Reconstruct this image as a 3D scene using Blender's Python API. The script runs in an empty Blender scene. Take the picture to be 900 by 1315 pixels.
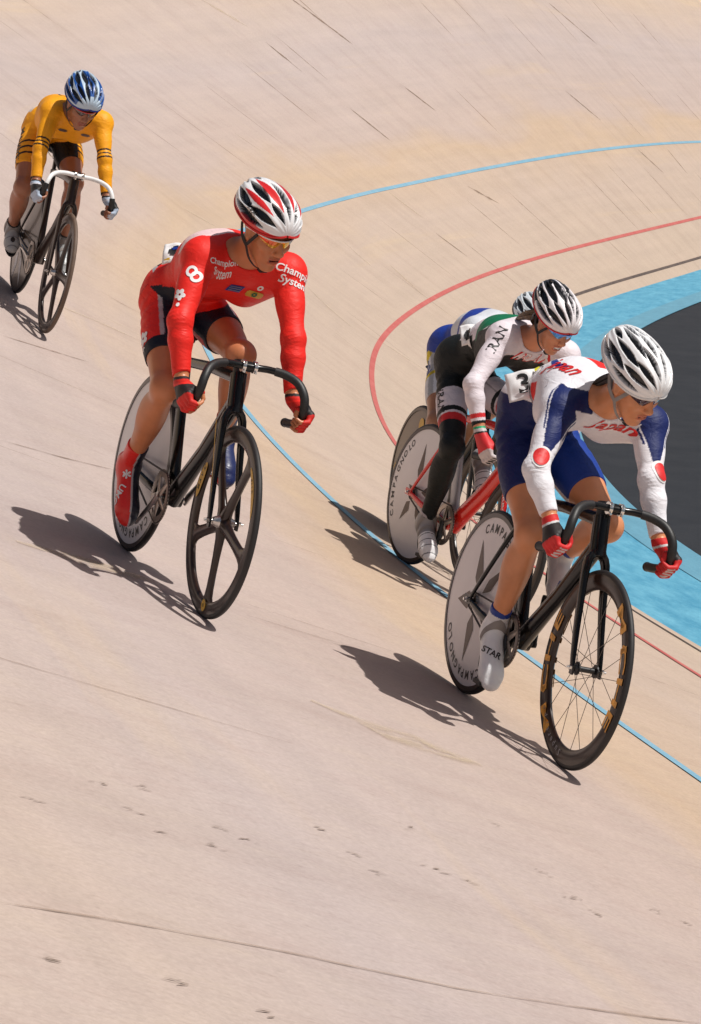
import bpy, math, random
import numpy as np
from mathutils import Vector, Matrix
from mathutils.bvhtree import BVHTree

random.seed(7)
rng = np.random.default_rng(7)
SC = bpy.context.scene
COL = SC.collection

# ---------------------------------------------------------------- camera
CAM_H, CAM_PITCH, CAM_ROLL = 3.23308, 0.15523, -0.09365
cp, sp, cr, sr = math.cos(CAM_PITCH), math.sin(CAM_PITCH), math.cos(CAM_ROLL), math.sin(CAM_ROLL)
c_fwd = Vector((0, cp, -sp)); c_dn = Vector((0, -sp, -cp)); c_rt = Vector((1, 0, 0))
c_rt2 = cr * c_rt + sr * c_dn; c_dn2 = -sr * c_rt + cr * c_dn
cam_d = bpy.data.cameras.new('camera'); cam = bpy.data.objects.new('camera', cam_d); COL.objects.link(cam)
mw = Matrix((c_rt2, -c_dn2, -c_fwd)).transposed().to_4x4(); mw.translation = (0, 0, CAM_H)
cam.matrix_world = mw
cam_d.sensor_fit = 'HORIZONTAL'; cam_d.sensor_width = 36; cam_d.lens = 160
cam_d.clip_start = 0.5; cam_d.clip_end = 3000
SC.camera = cam

# ---------------------------------------------------------------- sky and sun
SUN_AZ, SUN_EL = math.radians(-20), math.radians(63)     # azimuth from +x, counter-clockwise
sund = Vector((math.cos(SUN_EL) * math.cos(SUN_AZ), math.cos(SUN_EL) * math.sin(SUN_AZ), math.sin(SUN_EL)))
world = bpy.data.worlds.new('World'); SC.world = world; world.use_nodes = True
nt = world.node_tree; nt.nodes.clear()
wo = nt.nodes.new('ShaderNodeOutputWorld'); bg = nt.nodes.new('ShaderNodeBackground'); sky = nt.nodes.new('ShaderNodeTexSky')
sky.sky_type = 'NISHITA'; sky.sun_disc = False; sky.sun_elevation = SUN_EL
sky.sun_rotation = math.pi / 2 - SUN_AZ; sky.air_density = 1.0; sky.dust_density = 5.0; sky.ozone_density = 0.4
bg.inputs[1].default_value = 0.05
nt.links.new(sky.outputs[0], bg.inputs[0]); nt.links.new(bg.outputs[0], wo.inputs[0])
sl = bpy.data.lights.new('sun', 'SUN'); sl.energy = 3.95; sl.angle = math.radians(0.5); sl.color = (1.0, 0.975, 0.93)
so = bpy.data.objects.new('sun', sl); COL.objects.link(so)
so.rotation_euler = sund.to_track_quat('Z', 'Y').to_euler()
SC.view_settings.view_transform = 'Standard'; SC.view_settings.look = 'None'
SC.view_settings.exposure = 0.0; SC.view_settings.gamma = 1

# ---------------------------------------------------------------- helpers
def srgb(r, g, b):
    f = lambda c: c / 12.92 if c <= 0.04045 else ((c + 0.055) / 1.055) ** 2.4
    return (f(r / 255), f(g / 255), f(b / 255), 1)

def prop(o, label=None, cat=None, group=None, kind=None):
    if label: o['label'] = label
    if cat: o['category'] = cat
    if group: o['group'] = group
    if kind: o['kind'] = kind
    return o

def empty(name, mat, label, cat, group=None):
    o = bpy.data.objects.new(name, None); COL.objects.link(o); o.empty_display_size = 0.1
    o.matrix_world = mat
    return prop(o, label, cat, group)

def link(name, me, parent=None, mat=None, kind=None):
    o = bpy.data.objects.new(name, me); COL.objects.link(o)
    if parent: o.parent = parent
    if mat is not None:
        me.materials.append(mat)
    if kind: o['kind'] = kind
    return o

def mesh_np(name, V, F, smooth=True, col=None):
    """V (n,3), F list of lists or (m,k) array"""
    me = bpy.data.meshes.new(name)
    V = np.asarray(V, dtype=np.float32)
    if isinstance(F, np.ndarray):
        m, k = F.shape
        me.vertices.add(len(V)); me.vertices.foreach_set('co', V.ravel())
        me.loops.add(m * k); me.loops.foreach_set('vertex_index', F.astype(np.int32).ravel())
        me.polygons.add(m); me.polygons.foreach_set('loop_start', np.arange(0, m * k, k, dtype=np.int32))
        me.update(calc_edges=True)
    else:
        me.from_pydata(V.tolist(), [], F); me.update()
    if smooth:
        me.polygons.foreach_set('use_smooth', np.ones(len(me.polygons), dtype=bool))
    if col is not None:
        a = me.color_attributes.new('Col', 'FLOAT_COLOR', 'POINT')
        c = np.ones((len(V), 4), dtype=np.float32); c[:, :3] = col[:, :3]
        a.data.foreach_set('color', c.ravel())
    return me

class MB:
    """collects geometry of one part"""
    def __init__(s): s.V = []; s.F = []
    def add(s, V, F):
        n = len(s.V); s.V += [tuple(v) for v in V]; s.F += [[i + n for i in f] for f in F]
        return s
    def build(s, name, mat, parent=None, smooth=True, kind=None, sharp=None):
        me = mesh_np(name, s.V, s.F, smooth)
        o = link(name, me, parent, mat, kind)
        if smooth:
            try: me.set_sharp_from_angle(angle=math.radians(sharp or 42))
            except Exception: pass
        return o

def frames(P, up=(0, 0, 1)):
    P = [Vector(p) for p in P]; n = len(P); out = []
    u = None
    for i in range(n):
        t = (P[min(i + 1, n - 1)] - P[max(i - 1, 0)]).normalized()
        if u is None:
            u = Vector(up) - t * t.dot(Vector(up))
            if u.length < 1e-3: u = Vector((1, 0, 0)) - t * t.x
            u.normalize()
        else:
            u = (u - t * t.dot(u)).normalized()
        out.append((t, u, t.cross(u)))
    return P, out

def tube(mb, P, ra, rb=None, n=12, up=(0, 0, 1), caps=True, fixup=False):
    """sweep an ellipse: ra along u (up-ish), rb along t x u. ra, rb numbers or lists"""
    P, fr = frames(P, up)
    m = len(P)
    ra = ra if isinstance(ra, (list, tuple)) else [ra] * m
    rb = ra if rb is None else (rb if isinstance(rb, (list, tuple)) else [rb] * m)
    V = []; F = []
    for i in range(m):
        t, u, w = fr[i]
        if fixup:
            u = Vector(up) - t * t.dot(Vector(up)); u.normalize(); w = t.cross(u)
        for k in range(n):
            a = 2 * math.pi * k / n
            V.append(P[i] + u * (ra[i] * math.cos(a)) + w * (rb[i] * math.sin(a)))
    for i in range(m - 1):
        for k in range(n):
            a, b = i * n + k, i * n + (k + 1) % n
            F.append([a, b, b + n, a + n])
    if caps:
        F.append(list(range(n))[::-1]); F.append([(m - 1) * n + k for k in range(n)])
    mb.add(V, F)

def smooth_path(P, k=6):
    """Catmull-Rom through P"""
    P = [Vector(p) for p in P]; out = []
    for i in range(len(P) - 1):
        a = P[max(i - 1, 0)]; b = P[i]; c = P[i + 1]; d = P[min(i + 2, len(P) - 1)]
        for j in range(k):
            t = j / k
            out.append(0.5 * ((2 * b) + (c - a) * t + (2 * a - 5 * b + 4 * c - d) * t * t + (-a + 3 * b - 3 * c + d) * t ** 3))
    out.append(P[-1]); return out

def lerp_list(vals, m):
    x = np.linspace(0, len(vals) - 1, m); return list(np.interp(x, range(len(vals)), vals))

def lathe_y(mb, prof, c, n=64, closed=True):
    """revolve profile [(r, y)] about the y axis through c"""
    V = []; F = []; m = len(prof)
    for k in range(n):
        a = 2 * math.pi * k / n
        for r, y in prof: V.append((c[0] + r * math.cos(a), c[1] + y, c[2] + r * math.sin(a)))
    for k in range(n):
        k2 = (k + 1) % n
        for i in range(m if closed else m - 1):
            j = (i + 1) % m
            F.append([k * m + i, k * m + j, k2 * m + j, k2 * m + i])
    mb.add(V, F)

def box(mb, c, s, R=None, bev=0):
    c = Vector(c); V = []
    for z in (-1, 1):
        for y in (-1, 1):
            for x in (-1, 1):
                v = Vector((x * s[0] / 2, y * s[1] / 2, z * s[2] / 2))
                if R is not None: v = R @ v
                V.append(c + v)
    mb.add(V, [[0, 2, 3, 1], [4, 5, 7, 6], [0, 1, 5, 4], [2, 6, 7, 3], [0, 4, 6, 2], [1, 3, 7, 5]])

# ---------------------------------------------------------------- materials
def new_mat(name):
    m = bpy.data.materials.new(name); m.use_nodes = True; n = m.node_tree; n.nodes.clear()
    o = n.nodes.new('ShaderNodeOutputMaterial'); b = n.nodes.new('ShaderNodeBsdfPrincipled'); n.links.new(b.outputs[0], o.inputs[0])
    return m, n, b

def noise(n, scale, detail=4, rough=0.55, coord='Object', vec=None, sc=None):
    t = n.nodes.new('ShaderNodeTexNoise'); t.inputs['Scale'].default_value = scale
    t.inputs['Detail'].default_value = detail; t.inputs['Roughness'].default_value = rough
    if vec is None:
        tc = n.nodes.new('ShaderNodeTexCoord'); vec = tc.outputs[coord]
    if sc:
        mp = n.nodes.new('ShaderNodeMapping'); mp.inputs['Scale'].default_value = sc; n.links.new(vec, mp.inputs[0]); vec = mp.outputs[0]
    n.links.new(vec, t.inputs['Vector']); return t

def ramp(n, src, stops):
    r = n.nodes.new('ShaderNodeValToRGB'); e = r.color_ramp.elements
    while len(e) < len(stops): e.new(0.5)
    for el, (p, c) in zip(e, stops):
        el.position = p; el.color = c if len(c) == 4 else (*c, 1)
    n.links.new(src, r.inputs[0]); return r

def mix(n, a, b, f, mode='MIX'):
    m = n.nodes.new('ShaderNodeMix'); m.data_type = 'RGBA'; m.blend_type = mode
    for sock, v in ((m.inputs[0], f), (m.inputs[6], a), (m.inputs[7], b)):
        if hasattr(v, 'is_output') or isinstance(v, bpy.types.NodeSocket): n.links.new(v, sock)
        else: sock.default_value = v
    return m.outputs[2]

def bump(n, b, h, strength=0.3, dist=0.002, normal=None):
    bp = n.nodes.new('ShaderNodeBump'); bp.inputs['Strength'].default_value = strength; bp.inputs['Distance'].default_value = dist
    n.links.new(h, bp.inputs['Height'])
    if normal is not None: n.links.new(normal, bp.inputs['Normal'])
    n.links.new(bp.outputs[0], b.inputs['Normal']); return bp.outputs[0]

def simple(name, col, rough=0.5, metal=0.0, vary=0.12, spec=0.5, coat=0.0, scale=30, bmp=0.0):
    m, n, b = new_mat(name)
    t = noise(n, scale, 3)
    c0 = tuple(max(0, x * (1 - vary)) for x in col[:3]) + (1,); c1 = tuple(min(1, x * (1 + vary)) for x in col[:3]) + (1,)
    r = ramp(n, t.outputs[0], [(0.3, c0), (0.7, c1)]); n.links.new(r.outputs[0], b.inputs['Base Color'])
    b.inputs['Roughness'].default_value = rough; b.inputs['Metallic'].default_value = metal
    b.inputs['Specular IOR Level'].default_value = spec; b.inputs['Coat Weight'].default_value = coat
    if bmp: bump(n, b, t.outputs[0], bmp, 0.001)
    return m

MT = {}
MT['carbon'] = simple('carbon_gloss', (0.006, 0.006, 0.006), 0.2, 0, 0.3, 0.35, 0.12)
MT['carbon_brown'] = simple('carbon_rim', (0.026, 0.013, 0.009), 0.28, 0, 0.25, 0.4, 0.12)
MT['black'] = simple('black_plastic', (0.014, 0.014, 0.015), 0.45)
MT['rubber'] = simple('tyre_rubber', (0.018, 0.016, 0.016), 0.6, bmp=0.2, scale=200)
MT['tan_rubber'] = simple('tan_tyre_rubber', (0.13, 0.085, 0.06), 0.65)
MT['steel'] = simple('polished_steel', (0.78, 0.77, 0.75), 0.18, 1.0)
MT['alu'] = simple('brushed_aluminium', (0.62, 0.59, 0.56), 0.3, 1.0)
MT['chainring'] = simple('worn_chainring', (0.42, 0.36, 0.31), 0.32, 0.8)
MT['white'] = simple('white_paint', (0.84, 0.83, 0.82), 0.35, coat=0.3, vary=0.04)
MT['disc'] = simple('white_disc_paint', (0.80, 0.76, 0.75), 0.4, coat=0.2, vary=0.05, scale=4)
MT['disc_shadow'] = simple('shaded_disc_paint', (0.50, 0.48, 0.48), 0.4, coat=0.2, vary=0.05, scale=4)  # darker copy of the disc paint, with shade put into its colour
MT['ink'] = simple('black_print', (0.02, 0.018, 0.018), 0.5)
MT['brown_ink'] = simple('brown_print', (0.10, 0.065, 0.05), 0.45)
MT['white_ink'] = simple('white_print', (0.84, 0.82, 0.82), 0.55, vary=0.05)
MT['grey_ink'] = simple('grey_print', (0.26, 0.25, 0.27), 0.5)
MT['red_ink'] = simple('red_print', (0.66, 0.022, 0.022), 0.5)
MT['blue_ink'] = simple('blue_print', (0.01, 0.04, 0.28), 0.5)
MT['orange_ink'] = simple('orange_print', (0.78, 0.36, 0.04), 0.4, vary=0.3, scale=60)
MT['yellow_ink'] = simple('yellow_print', (0.62, 0.36, 0.03), 0.4, vary=0.1)
MT['bright_yellow'] = simple('yellow_paper', (0.80, 0.74, 0.05), 0.6, vary=0.05)
MT['dark_disc'] = simple('dark_brown_disc', (0.085, 0.050, 0.028), 0.35, coat=0.3, scale=4)
MT['red_paint'] = simple('red_frame_paint', (0.80, 0.022, 0.014), 0.22, coat=0.6, vary=0.05)
MT['green_ink'] = simple('green_print', (0.005, 0.14, 0.05), 0.5)
MT['silver_paint'] = simple('silver_frame_paint', (0.52, 0.51, 0.52), 0.35, 0.3, vary=0.06)
MT['chain'] = simple('chain_steel', (0.12, 0.10, 0.09), 0.45, 0.8, vary=0.5, scale=400)
MT['bar_tape'] = simple('black_bar_grip', (0.016, 0.015, 0.015), 0.5, bmp=0.4, scale=160)
MT['hair'] = simple('dark_hair', (0.020, 0.011, 0.007), 0.45, vary=0.5, scale=120, bmp=0.6)
MT['brown_hair'] = simple('brown_hair', (0.13, 0.075, 0.035), 0.5, vary=0.6, scale=120, bmp=0.6)
MT['strap'] = simple('dark_webbing', (0.025, 0.022, 0.022), 0.7)
MT['pale_strap'] = simple('grey_webbing', (0.30, 0.27, 0.25), 0.7)
MT['liner'] = simple('helmet_liner_foam', (0.012, 0.012, 0.013), 0.8, bmp=0.3, scale=150)

def attr_mat(name, rough=0.5, spec=0.5, coat=0.0, sss=0.0, bmp=0.25, bscale=90, sheen=0.0, wr=0.0, vary=0.08):
    m, n, b = new_mat(name)
    a = n.nodes.new('ShaderNodeAttribute'); a.attribute_name = 'Col'
    t = noise(n, bscale, 5)
    t2 = noise(n, 9, 3)
    r = ramp(n, t2.outputs[0], [(0.25, (1 - vary,) * 3), (0.75, (1 + vary,) * 3)])
    c = mix(n, a.outputs['Color'], r.outputs[0], 1.0, 'MULTIPLY')
    n.links.new(c, b.inputs['Base Color'])
    b.inputs['Roughness'].default_value = rough; b.inputs['Specular IOR Level'].default_value = spec
    b.inputs['Coat Weight'].default_value = coat; b.inputs['Sheen Weight'].default_value = sheen
    if sss:
        b.inputs['Subsurface Weight'].default_value = sss; b.inputs['Subsurface Radius'].default_value = (0.012, 0.005, 0.003)
        b.inputs['Subsurface Scale'].default_value = 0.6
    rr = ramp(n, t2.outputs[0], [(0.3, (max(rough - 0.1, 0.05),) * 3), (0.7, (rough + 0.1,) * 3)]); n.links.new(rr.outputs[0], b.inputs['Roughness'])
    nn = bump(n, b, t.outputs[0], bmp, 0.0008)
    if wr:
        w = noise(n, 14, 4, 0.6, sc=(1, 1, 2.2))
        w.inputs['Distortion'].default_value = 1.2
        bump(n, b, w.outputs[0], wr, 0.012, nn)
    return m
MT['skin'] = attr_mat('tanned_skin', 0.38, 0.5, sss=0.06, bmp=0.35, bscale=220, vary=0.16)
MT['lycra'] = attr_mat('lycra_fabric', 0.54, 0.3, bmp=0.22, bscale=420, wr=0.42, vary=0.05)
MT['shell'] = attr_mat('helmet_shell', 0.28, 0.5, coat=0.4, bmp=0.03, bscale=60, vary=0.03)
MT['shoe'] = attr_mat('shoe_cover', 0.38, 0.5, coat=0.1, bmp=0.15, bscale=120, wr=0.25)
MT['glove'] = attr_mat('glove_leather', 0.55, 0.4, bmp=0.4, bscale=140)
# ================================================================ the track
KN = np.array([-14, -7, -2, 2, 7, 14, 26., 40.])
KAP = np.array([0.00238, 0.00771, 0.04116, 0.02928, 0.01778, 0.01349, -0.00264, 0.02])
THE = np.array([0.24846, 0.31534, 0.44608, 0.56387, 0.52648, 0.5617, 0.70982, 0.72])
S = np.linspace(-26, 90, 1161)
def hermite(x, kn, v):
    m = np.gradient(v, kn); xc = np.clip(x, kn[0], kn[-1]); i = np.clip(np.searchsorted(kn, xc) - 1, 0, len(kn) - 2)
    h = kn[i + 1] - kn[i]; t = (xc - kn[i]) / h
    return (2*t**3-3*t**2+1)*v[i] + (t**3-2*t**2+t)*h*m[i] + (-2*t**3+3*t**2)*v[i+1] + (t**3-t**2)*h*m[i+1]
def track_curve():
    k = hermite(S, KN, KAP); ds = S[1] - S[0]; i0 = int(np.argmin(abs(S)))
    ps = np.concatenate([[0], np.cumsum((k[1:] + k[:-1]) / 2 * ds)]); ps = ps - ps[i0] - 0.08433
    tx, ty = np.sin(ps), np.cos(ps)
    x = np.concatenate([[0], np.cumsum((tx[1:] + tx[:-1]) / 2 * ds)]); y = np.concatenate([[0], np.cumsum((ty[1:] + ty[:-1]) / 2 * ds)])
    return x - x[i0] + 0.92629, y - y[i0] + 22.58129, -ty, tx, hermite(S, KN, THE)
TX, TY, TNX, TNY, TTH = track_curve()
BAND = 1.04534
def tp(s, u, lift=0.0):
    """point on the track: s along it, u metres up the bank from its inner edge"""
    x, y, nx, ny, th = (np.interp(s, S, a) for a in (TX, TY, TNX, TNY, TTH))
    up = np.maximum(u, 0); r = up * np.cos(th) + np.minimum(u, 0)
    sn = np.where(u > 0, np.sin(th), 0.0); cs = np.where(u > 0, np.cos(th), 1.0)
    return np.stack([x + nx * (r - lift * sn), y + ny * (r - lift * sn), up * np.sin(th) + lift * cs], -1)
def sheet(name, s0, s1, ds, us, lift, mat, label=None, taper=None):
    ss = np.arange(s0, s1 + ds / 2, ds); us = np.asarray(us, float)
    SS, UU = np.meshgrid(ss, us, indexing='ij')
    V = tp(SS.ravel(), UU.ravel(), lift); m = len(us)
    i, j = np.meshgrid(np.arange(len(ss) - 1), np.arange(m - 1), indexing='ij')
    a = (i * m + j).ravel(); F = np.stack([a, a + 1, a + m + 1, a + m], 1)[:, ::-1]
    me = mesh_np(name, V, F)
    uv = me.uv_layers.new(name='UVMap'); li = F.ravel()
    U = np.stack([SS.ravel()[li], UU.ravel()[li]], 1).astype(np.float32); uv.data.foreach_set('uv', U.ravel())
    o = link(name, me, None, mat, 'structure')
    if label: o['label'] = label
    return o

def track_material():
    m, n, b = new_mat('track_concrete')
    tc = n.nodes.new('ShaderNodeTexCoord'); uv = tc.outputs['UV']
    sep = n.nodes.new('ShaderNodeSeparateXYZ'); n.links.new(uv, sep.inputs[0])
    base = ramp(n, sep.outputs[1], [(0.0, srgb(214, 178, 146))] * 2)   # placeholder, rebuilt below
    # across-track tint: warmer and yellower low down, pinker in the middle
    mr = n.nodes.new('ShaderNodeMath'); mr.operation = 'DIVIDE'; mr.inputs[1].default_value = 8.0; n.links.new(sep.outputs[1], mr.inputs[0])
    wob = noise(n, 0.9, 3, vec=uv, sc=(0.25, 1, 1)); ad = n.nodes.new('ShaderNodeMath'); ad.operation = 'MULTIPLY_ADD'
    ad.inputs[1].default_value = 0.22; n.links.new(wob.outputs[0], ad.inputs[0])
    sub = n.nodes.new('ShaderNodeMath'); sub.operation = 'SUBTRACT'; sub.inputs[1].default_value = 0.11; n.links.new(mr.outputs[0], sub.inputs[0])
    n.links.new(sub.outputs[0], ad.inputs[2])
    n.nodes.remove(base)
    base = ramp(n, ad.outputs[0], [(0.0, (0.478, 0.373, 0.293)), (0.24, (0.488, 0.383, 0.316)), (0.36, (0.506, 0.378, 0.277)), (0.43, (0.477, 0.377, 0.331)),
                                   (0.62, (0.467, 0.386, 0.362)), (0.75, (0.496, 0.396, 0.341)), (0.9, (0.542, 0.412, 0.293))])
    # long streaks running along the track
    st = noise(n, 1.0, 6, 0.6, vec=uv, sc=(0.35, 5, 1)); r1 = ramp(n, st.outputs[0], [(0.3, (0.95, 0.95, 0.95)), (0.7, (1.04, 1.035, 1.03))])
    c = mix(n, base.outputs[0], r1.outputs[0], 1.0, 'MULTIPLY')
    # yellow worn streaks
    ys = noise(n, 1.0, 4, 0.6, vec=uv, sc=(0.12, 1.9, 1)); ys.inputs['Distortion'].default_value = 0.6
    r2 = ramp(n, ys.outputs[0], [(0.60, (0, 0, 0)), (0.74, (0.3, 0.3, 0.3))])
    c = mix(n, c, (0.62, 0.46, 0.27, 1), r2.outputs[0])
    # radial stains of joints between the castings
    wv = noise(n, 1.0, 4, 0.6, vec=uv, sc=(2.2, 0.3, 1)); r3 = ramp(n, wv.outputs[0], [(0.30, (0.93, 0.92, 0.91)), (0.5, (1, 1, 1)), (0.8, (1.05, 1.05, 1.04))])
    c = mix(n, c, r3.outputs[0], 0.8, 'MULTIPLY')
    # fine grain and pits
    g = noise(n, 60, 6, 0.7, coord='Object'); r4 = ramp(n, g.outputs[0], [(0.3, (0.88, 0.87, 0.86)), (0.7, (1.08, 1.08, 1.08))])
    c = mix(n, c, r4.outputs[0], 1.0, 'MULTIPLY')
    g2 = noise(n, 7, 8, 0.74, vec=uv, sc=(5, 1.2, 1)); r5 = ramp(n, g2.outputs[0], [(0.30, (0.80, 0.76, 0.73)), (0.44, (1, 1, 1)), (0.62, (1.0, 1.0, 1.0)), (0.75, (1.05, 1.05, 1.05))])
    c = mix(n, c, r5.outputs[0], 0.6, 'MULTIPLY')
    g4 = noise(n, 2.2, 7, 0.7, vec=uv, sc=(2.5, 1, 1)); r6 = ramp(n, g4.outputs[0], [(0.3, (0.95, 0.925, 0.92)), (0.5, (1, 1, 1)), (0.7, (1.03, 1.03, 1.0))])
    c = mix(n, c, r6.outputs[0], 1.0, 'MULTIPLY')
    # scuffs drawn across the track
    g5 = noise(n, 3.0, 10, 0.82, vec=uv, sc=(14, 1.1, 1)); r7 = ramp(n, g5.outputs[0], [(0.27, (0.62, 0.56, 0.52)), (0.335, (1, 1, 1))])
    c = mix(n, c, r7.outputs[0], 0.28, 'MULTIPLY')
    n.links.new(c, b.inputs['Base Color']); b.inputs['Roughness'].default_value = 0.85; b.inputs['Specular IOR Level'].default_value = 0.25
    g3 = noise(n, 8, 6, 0.7, coord='Object')
    nn = bump(n, b, g.outputs[0], 0.35, 0.004); bump(n, b, g3.outputs[0], 0.3, 0.012, nn)
    return m
def paint_material(name, c0, c1, patch=0.0, under=(0.5, 0.38, 0.3), rough=0.7, sc=(1, 1, 1)):
    m, n, b = new_mat(name)
    tc = n.nodes.new('ShaderNodeTexCoord'); uv = tc.outputs['UV']
    t = noise(n, 3, 8, 0.72, vec=uv, sc=sc); r = ramp(n, t.outputs[0], [(0.34, c0), (0.66, c1)])
    g = noise(n, 45, 6, 0.75, coord='Object'); rg = ramp(n, g.outputs[0], [(0.3, (0.9,) * 3), (0.7, (1.08,) * 3)])
    c = mix(n, r.outputs[0], rg.outputs[0], 1.0, 'MULTIPLY')
    if patch:
        rp = ramp(n, g.outputs[0], [(0.5 + 0.2 * (1 - patch), (0, 0, 0)), (0.62 + 0.2 * (1 - patch), (1, 1, 1))])
        c = mix(n, c, (*under, 1), rp.outputs[0])
    n.links.new(c, b.inputs['Base Color']); b.inputs['Roughness'].default_value = rough; b.inputs['Specular IOR Level'].default_value = 0.3
    bump(n, b, g.outputs[0], 0.3, 0.003)
    return m
TRK = track_material()
sheet('track_surface', -24, 88, 0.25, np.concatenate([[0], np.linspace(0.25, 10.5, 42)]), 0, TRK, 'banked pinkish beige concrete cycling track curving round the infield')
us = [-BAND, -0.8, -0.5, -0.25, 0.0]
AZ = paint_material('cote_blue_paint', (0.055, 0.255, 0.40), (0.15, 0.42, 0.56), 0.0, sc=(0.8, 2.5, 1))
sheet('blue_band', -24, 88, 0.25, us, 0.0, AZ, 'flat light blue painted band along the inner edge of the track')
# slightly duller strip of the band next to the infield
AZ2 = paint_material('worn_blue_paint', (0.11, 0.28, 0.38), (0.14, 0.34, 0.45), 0.0, sc=(0.8, 2.5, 1))
sheet('worn_blue_strip', -24, 88, 0.25, [-BAND, -BAND + 0.16, -BAND + 0.30], 0.004, AZ2, 'duller strip of blue paint next to the dark infield')
def line_sheet(name, u0, w, mat, label, s0=-24, s1=88):
    return sheet(name, s0, s1, 0.2, [u0 - w / 2, u0 + w / 2], 0.004, mat, label)
line_sheet('blue_line', 2.5, 0.052, paint_material('blue_line_paint', (0.16, 0.35, 0.47), (0.24, 0.42, 0.53), 0.65), 'light blue stayers line round the middle of the bank')
line_sheet('red_line', 0.9, 0.052, paint_material('red_line_paint', (0.46, 0.10, 0.09), (0.53, 0.15, 0.13), 0.55), 'red sprinters line low on the bank')
line_sheet('black_line', 0.2, 0.042, paint_material('black_line_paint', (0.075, 0.055, 0.05), (0.13, 0.095, 0.08), 0.6), 'dark measurement line next to the blue band')

# joints between the cast panels: dark slots, each an object of the track
def joint_material(name, c0, c1, amount, sc=(3, 1, 1)):
    m, n, b = new_mat(name); tc = n.nodes.new('ShaderNodeTexCoord'); uv = tc.outputs['UV']
    t = noise(n, 2, 5, 0.6); r = ramp(n, t.outputs[0], [(0.3, c0), (0.7, c1)]); n.links.new(r.outputs[0], b.inputs['Base Color']); b.inputs['Roughness'].default_value = 0.9
    sep = n.nodes.new('ShaderNodeSeparateXYZ'); n.links.new(uv, sep.inputs[0])
    e = ramp(n, sep.outputs[1], [(0.0, (0, 0, 0)), (0.3, (1, 1, 1)), (0.7, (1, 1, 1)), (1.0, (0, 0, 0))])
    g = noise(n, 3, 6, 0.7, vec=uv, sc=sc); rg = ramp(n, g.outputs[0], [(0.36, (0, 0, 0)), (0.58, (amount,) * 3)])
    a = n.nodes.new('ShaderNodeMath'); a.operation = 'MULTIPLY'; n.links.new(e.outputs[0], a.inputs[0]); n.links.new(rg.outputs[0], a.inputs[1])
    n.links.new(a.outputs[0], b.inputs['Alpha']); return m
SEAM = joint_material('joint_filler', (0.20, 0.13, 0.09), (0.30, 0.20, 0.14), 0.95)
FAINT = joint_material('worn_joint_filler', (0.30, 0.21, 0.155), (0.36, 0.26, 0.19), 0.75)
PALE_M = joint_material('pale_joint_filler', (0.56, 0.44, 0.31), (0.60, 0.48, 0.34), 0.5)
track = bpy.data.objects['track_surface']
def ribbon(name, P, w, mat, lift=0.003, ws=None):
    """P: list of (s,u); ribbon of width w metres"""
    P = np.array(P, float); ns = max(3, int(np.abs(np.diff(P, axis=0)).sum() / 0.12))
    t = np.linspace(0, len(P) - 1, ns); q = np.stack([np.interp(t, range(len(P)), P[:, i]) for i in (0, 1)], 1)
    q += np.cumsum(rng.normal(0, 0.004, q.shape), 0) * 0.5
    d = np.gradient(q, axis=0); nrm = np.stack([-d[:, 1], d[:, 0]], 1); nrm /= np.linalg.norm(nrm, axis=1)[:, None]
    ww = w * (0.35 + 0.65 * np.abs(np.sin(np.linspace(0, 9, ns) + rng.uniform(0, 6)))) * np.minimum(1, np.minimum(np.arange(ns), np.arange(ns)[::-1]) / 2 + 0.15)
    a = q + nrm * ww[:, None] / 2; c = q - nrm * ww[:, None] / 2
    V = np.concatenate([tp(a[:, 0], a[:, 1], lift), tp(c[:, 0], c[:, 1], lift)])
    i = np.arange(ns - 1); F = np.stack([i, i + 1, i + 1 + ns, i + ns], 1)
    me = mesh_np(name, V, F); uv = me.uv_layers.new(name='UVMap'); li = F.ravel()
    L = np.concatenate([[0], np.cumsum(np.linalg.norm(np.diff(q, axis=0), axis=1))]) + rng.uniform(0, 50)
    U = np.stack([L[li % ns], (li >= ns).astype(float)], 1).astype(np.float32); uv.data.foreach_set('uv', U.ravel())
    o = link(name, me, track, mat); return o
DARK = [[(18.95, 5.994), (19.39, 5.003)], [(19.6, 4.146), (19.84, 3.624)], [(33.32, 5.885), (34.44, 4.898)], [(27.83, 3.739), (28.5, 3.081)], [(10.96, 3.772), (11.05, 3.443)], [(16.37, 4.633), (16.34, 5.229)], [(16.55, 3.893), (16.65, 3.221)], [(29.38, 2.439), (29.79, 1.88)], [(32.1, 2.387), (31.9, 1.801)], [(-5.45, 4.26), (-5.25, 3.961), (-5.05, 3.676)], [(-8.45, 4.711), (-8.31, 4.397), (-8.12, 4.1)], [(-2.26, 3.29), (-2.29, 3.146), (-2.26, 2.985)], [(-8.45, 3.479), (-8.45, 3.247), (-8.45, 3.159)], [(-10.81, 4.185), (-10.79, 3.983), (-10.75, 3.752)], [(-10.84, 3.905), (-10.72, 3.636)], [(-15.45, 6.018), (-15.36, 5.749), (-15.25, 5.337), (-15.17, 4.883), (-14.98, 4.354), (-14.89, 4.168)], [(17.65, 2.268), (18.17, 1.887)], [(13.86, 1.67), (13.94, 1.22)]]
PALE = [[(15.87, 6.098), (16.35, 5.54)], [(14.05, 2.441), (14.1, 1.945)], [(3.55, 2.924), (4.13, 2.626)], [(-3.16, 3.353), (-3.16, 3.075)], [(4.93, 1.713), (4.56, 1.459), (4.38, 1.19)], [(10.14, 1.488), (9.77, 0.942)], [(4.92, 0.969), (5.33, 0.326)], [(-12.13, 4.323), (-12.34, 3.994), (-12.36, 3.798)], [(-10.83, 5.074), (-10.78, 4.8), (-10.74, 4.521)], [(9.5, 1.97), (9.25, 1.523)], [(-3.66, 3.772), (-3.46, 3.386), (-3.35, 3.082)]]
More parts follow.
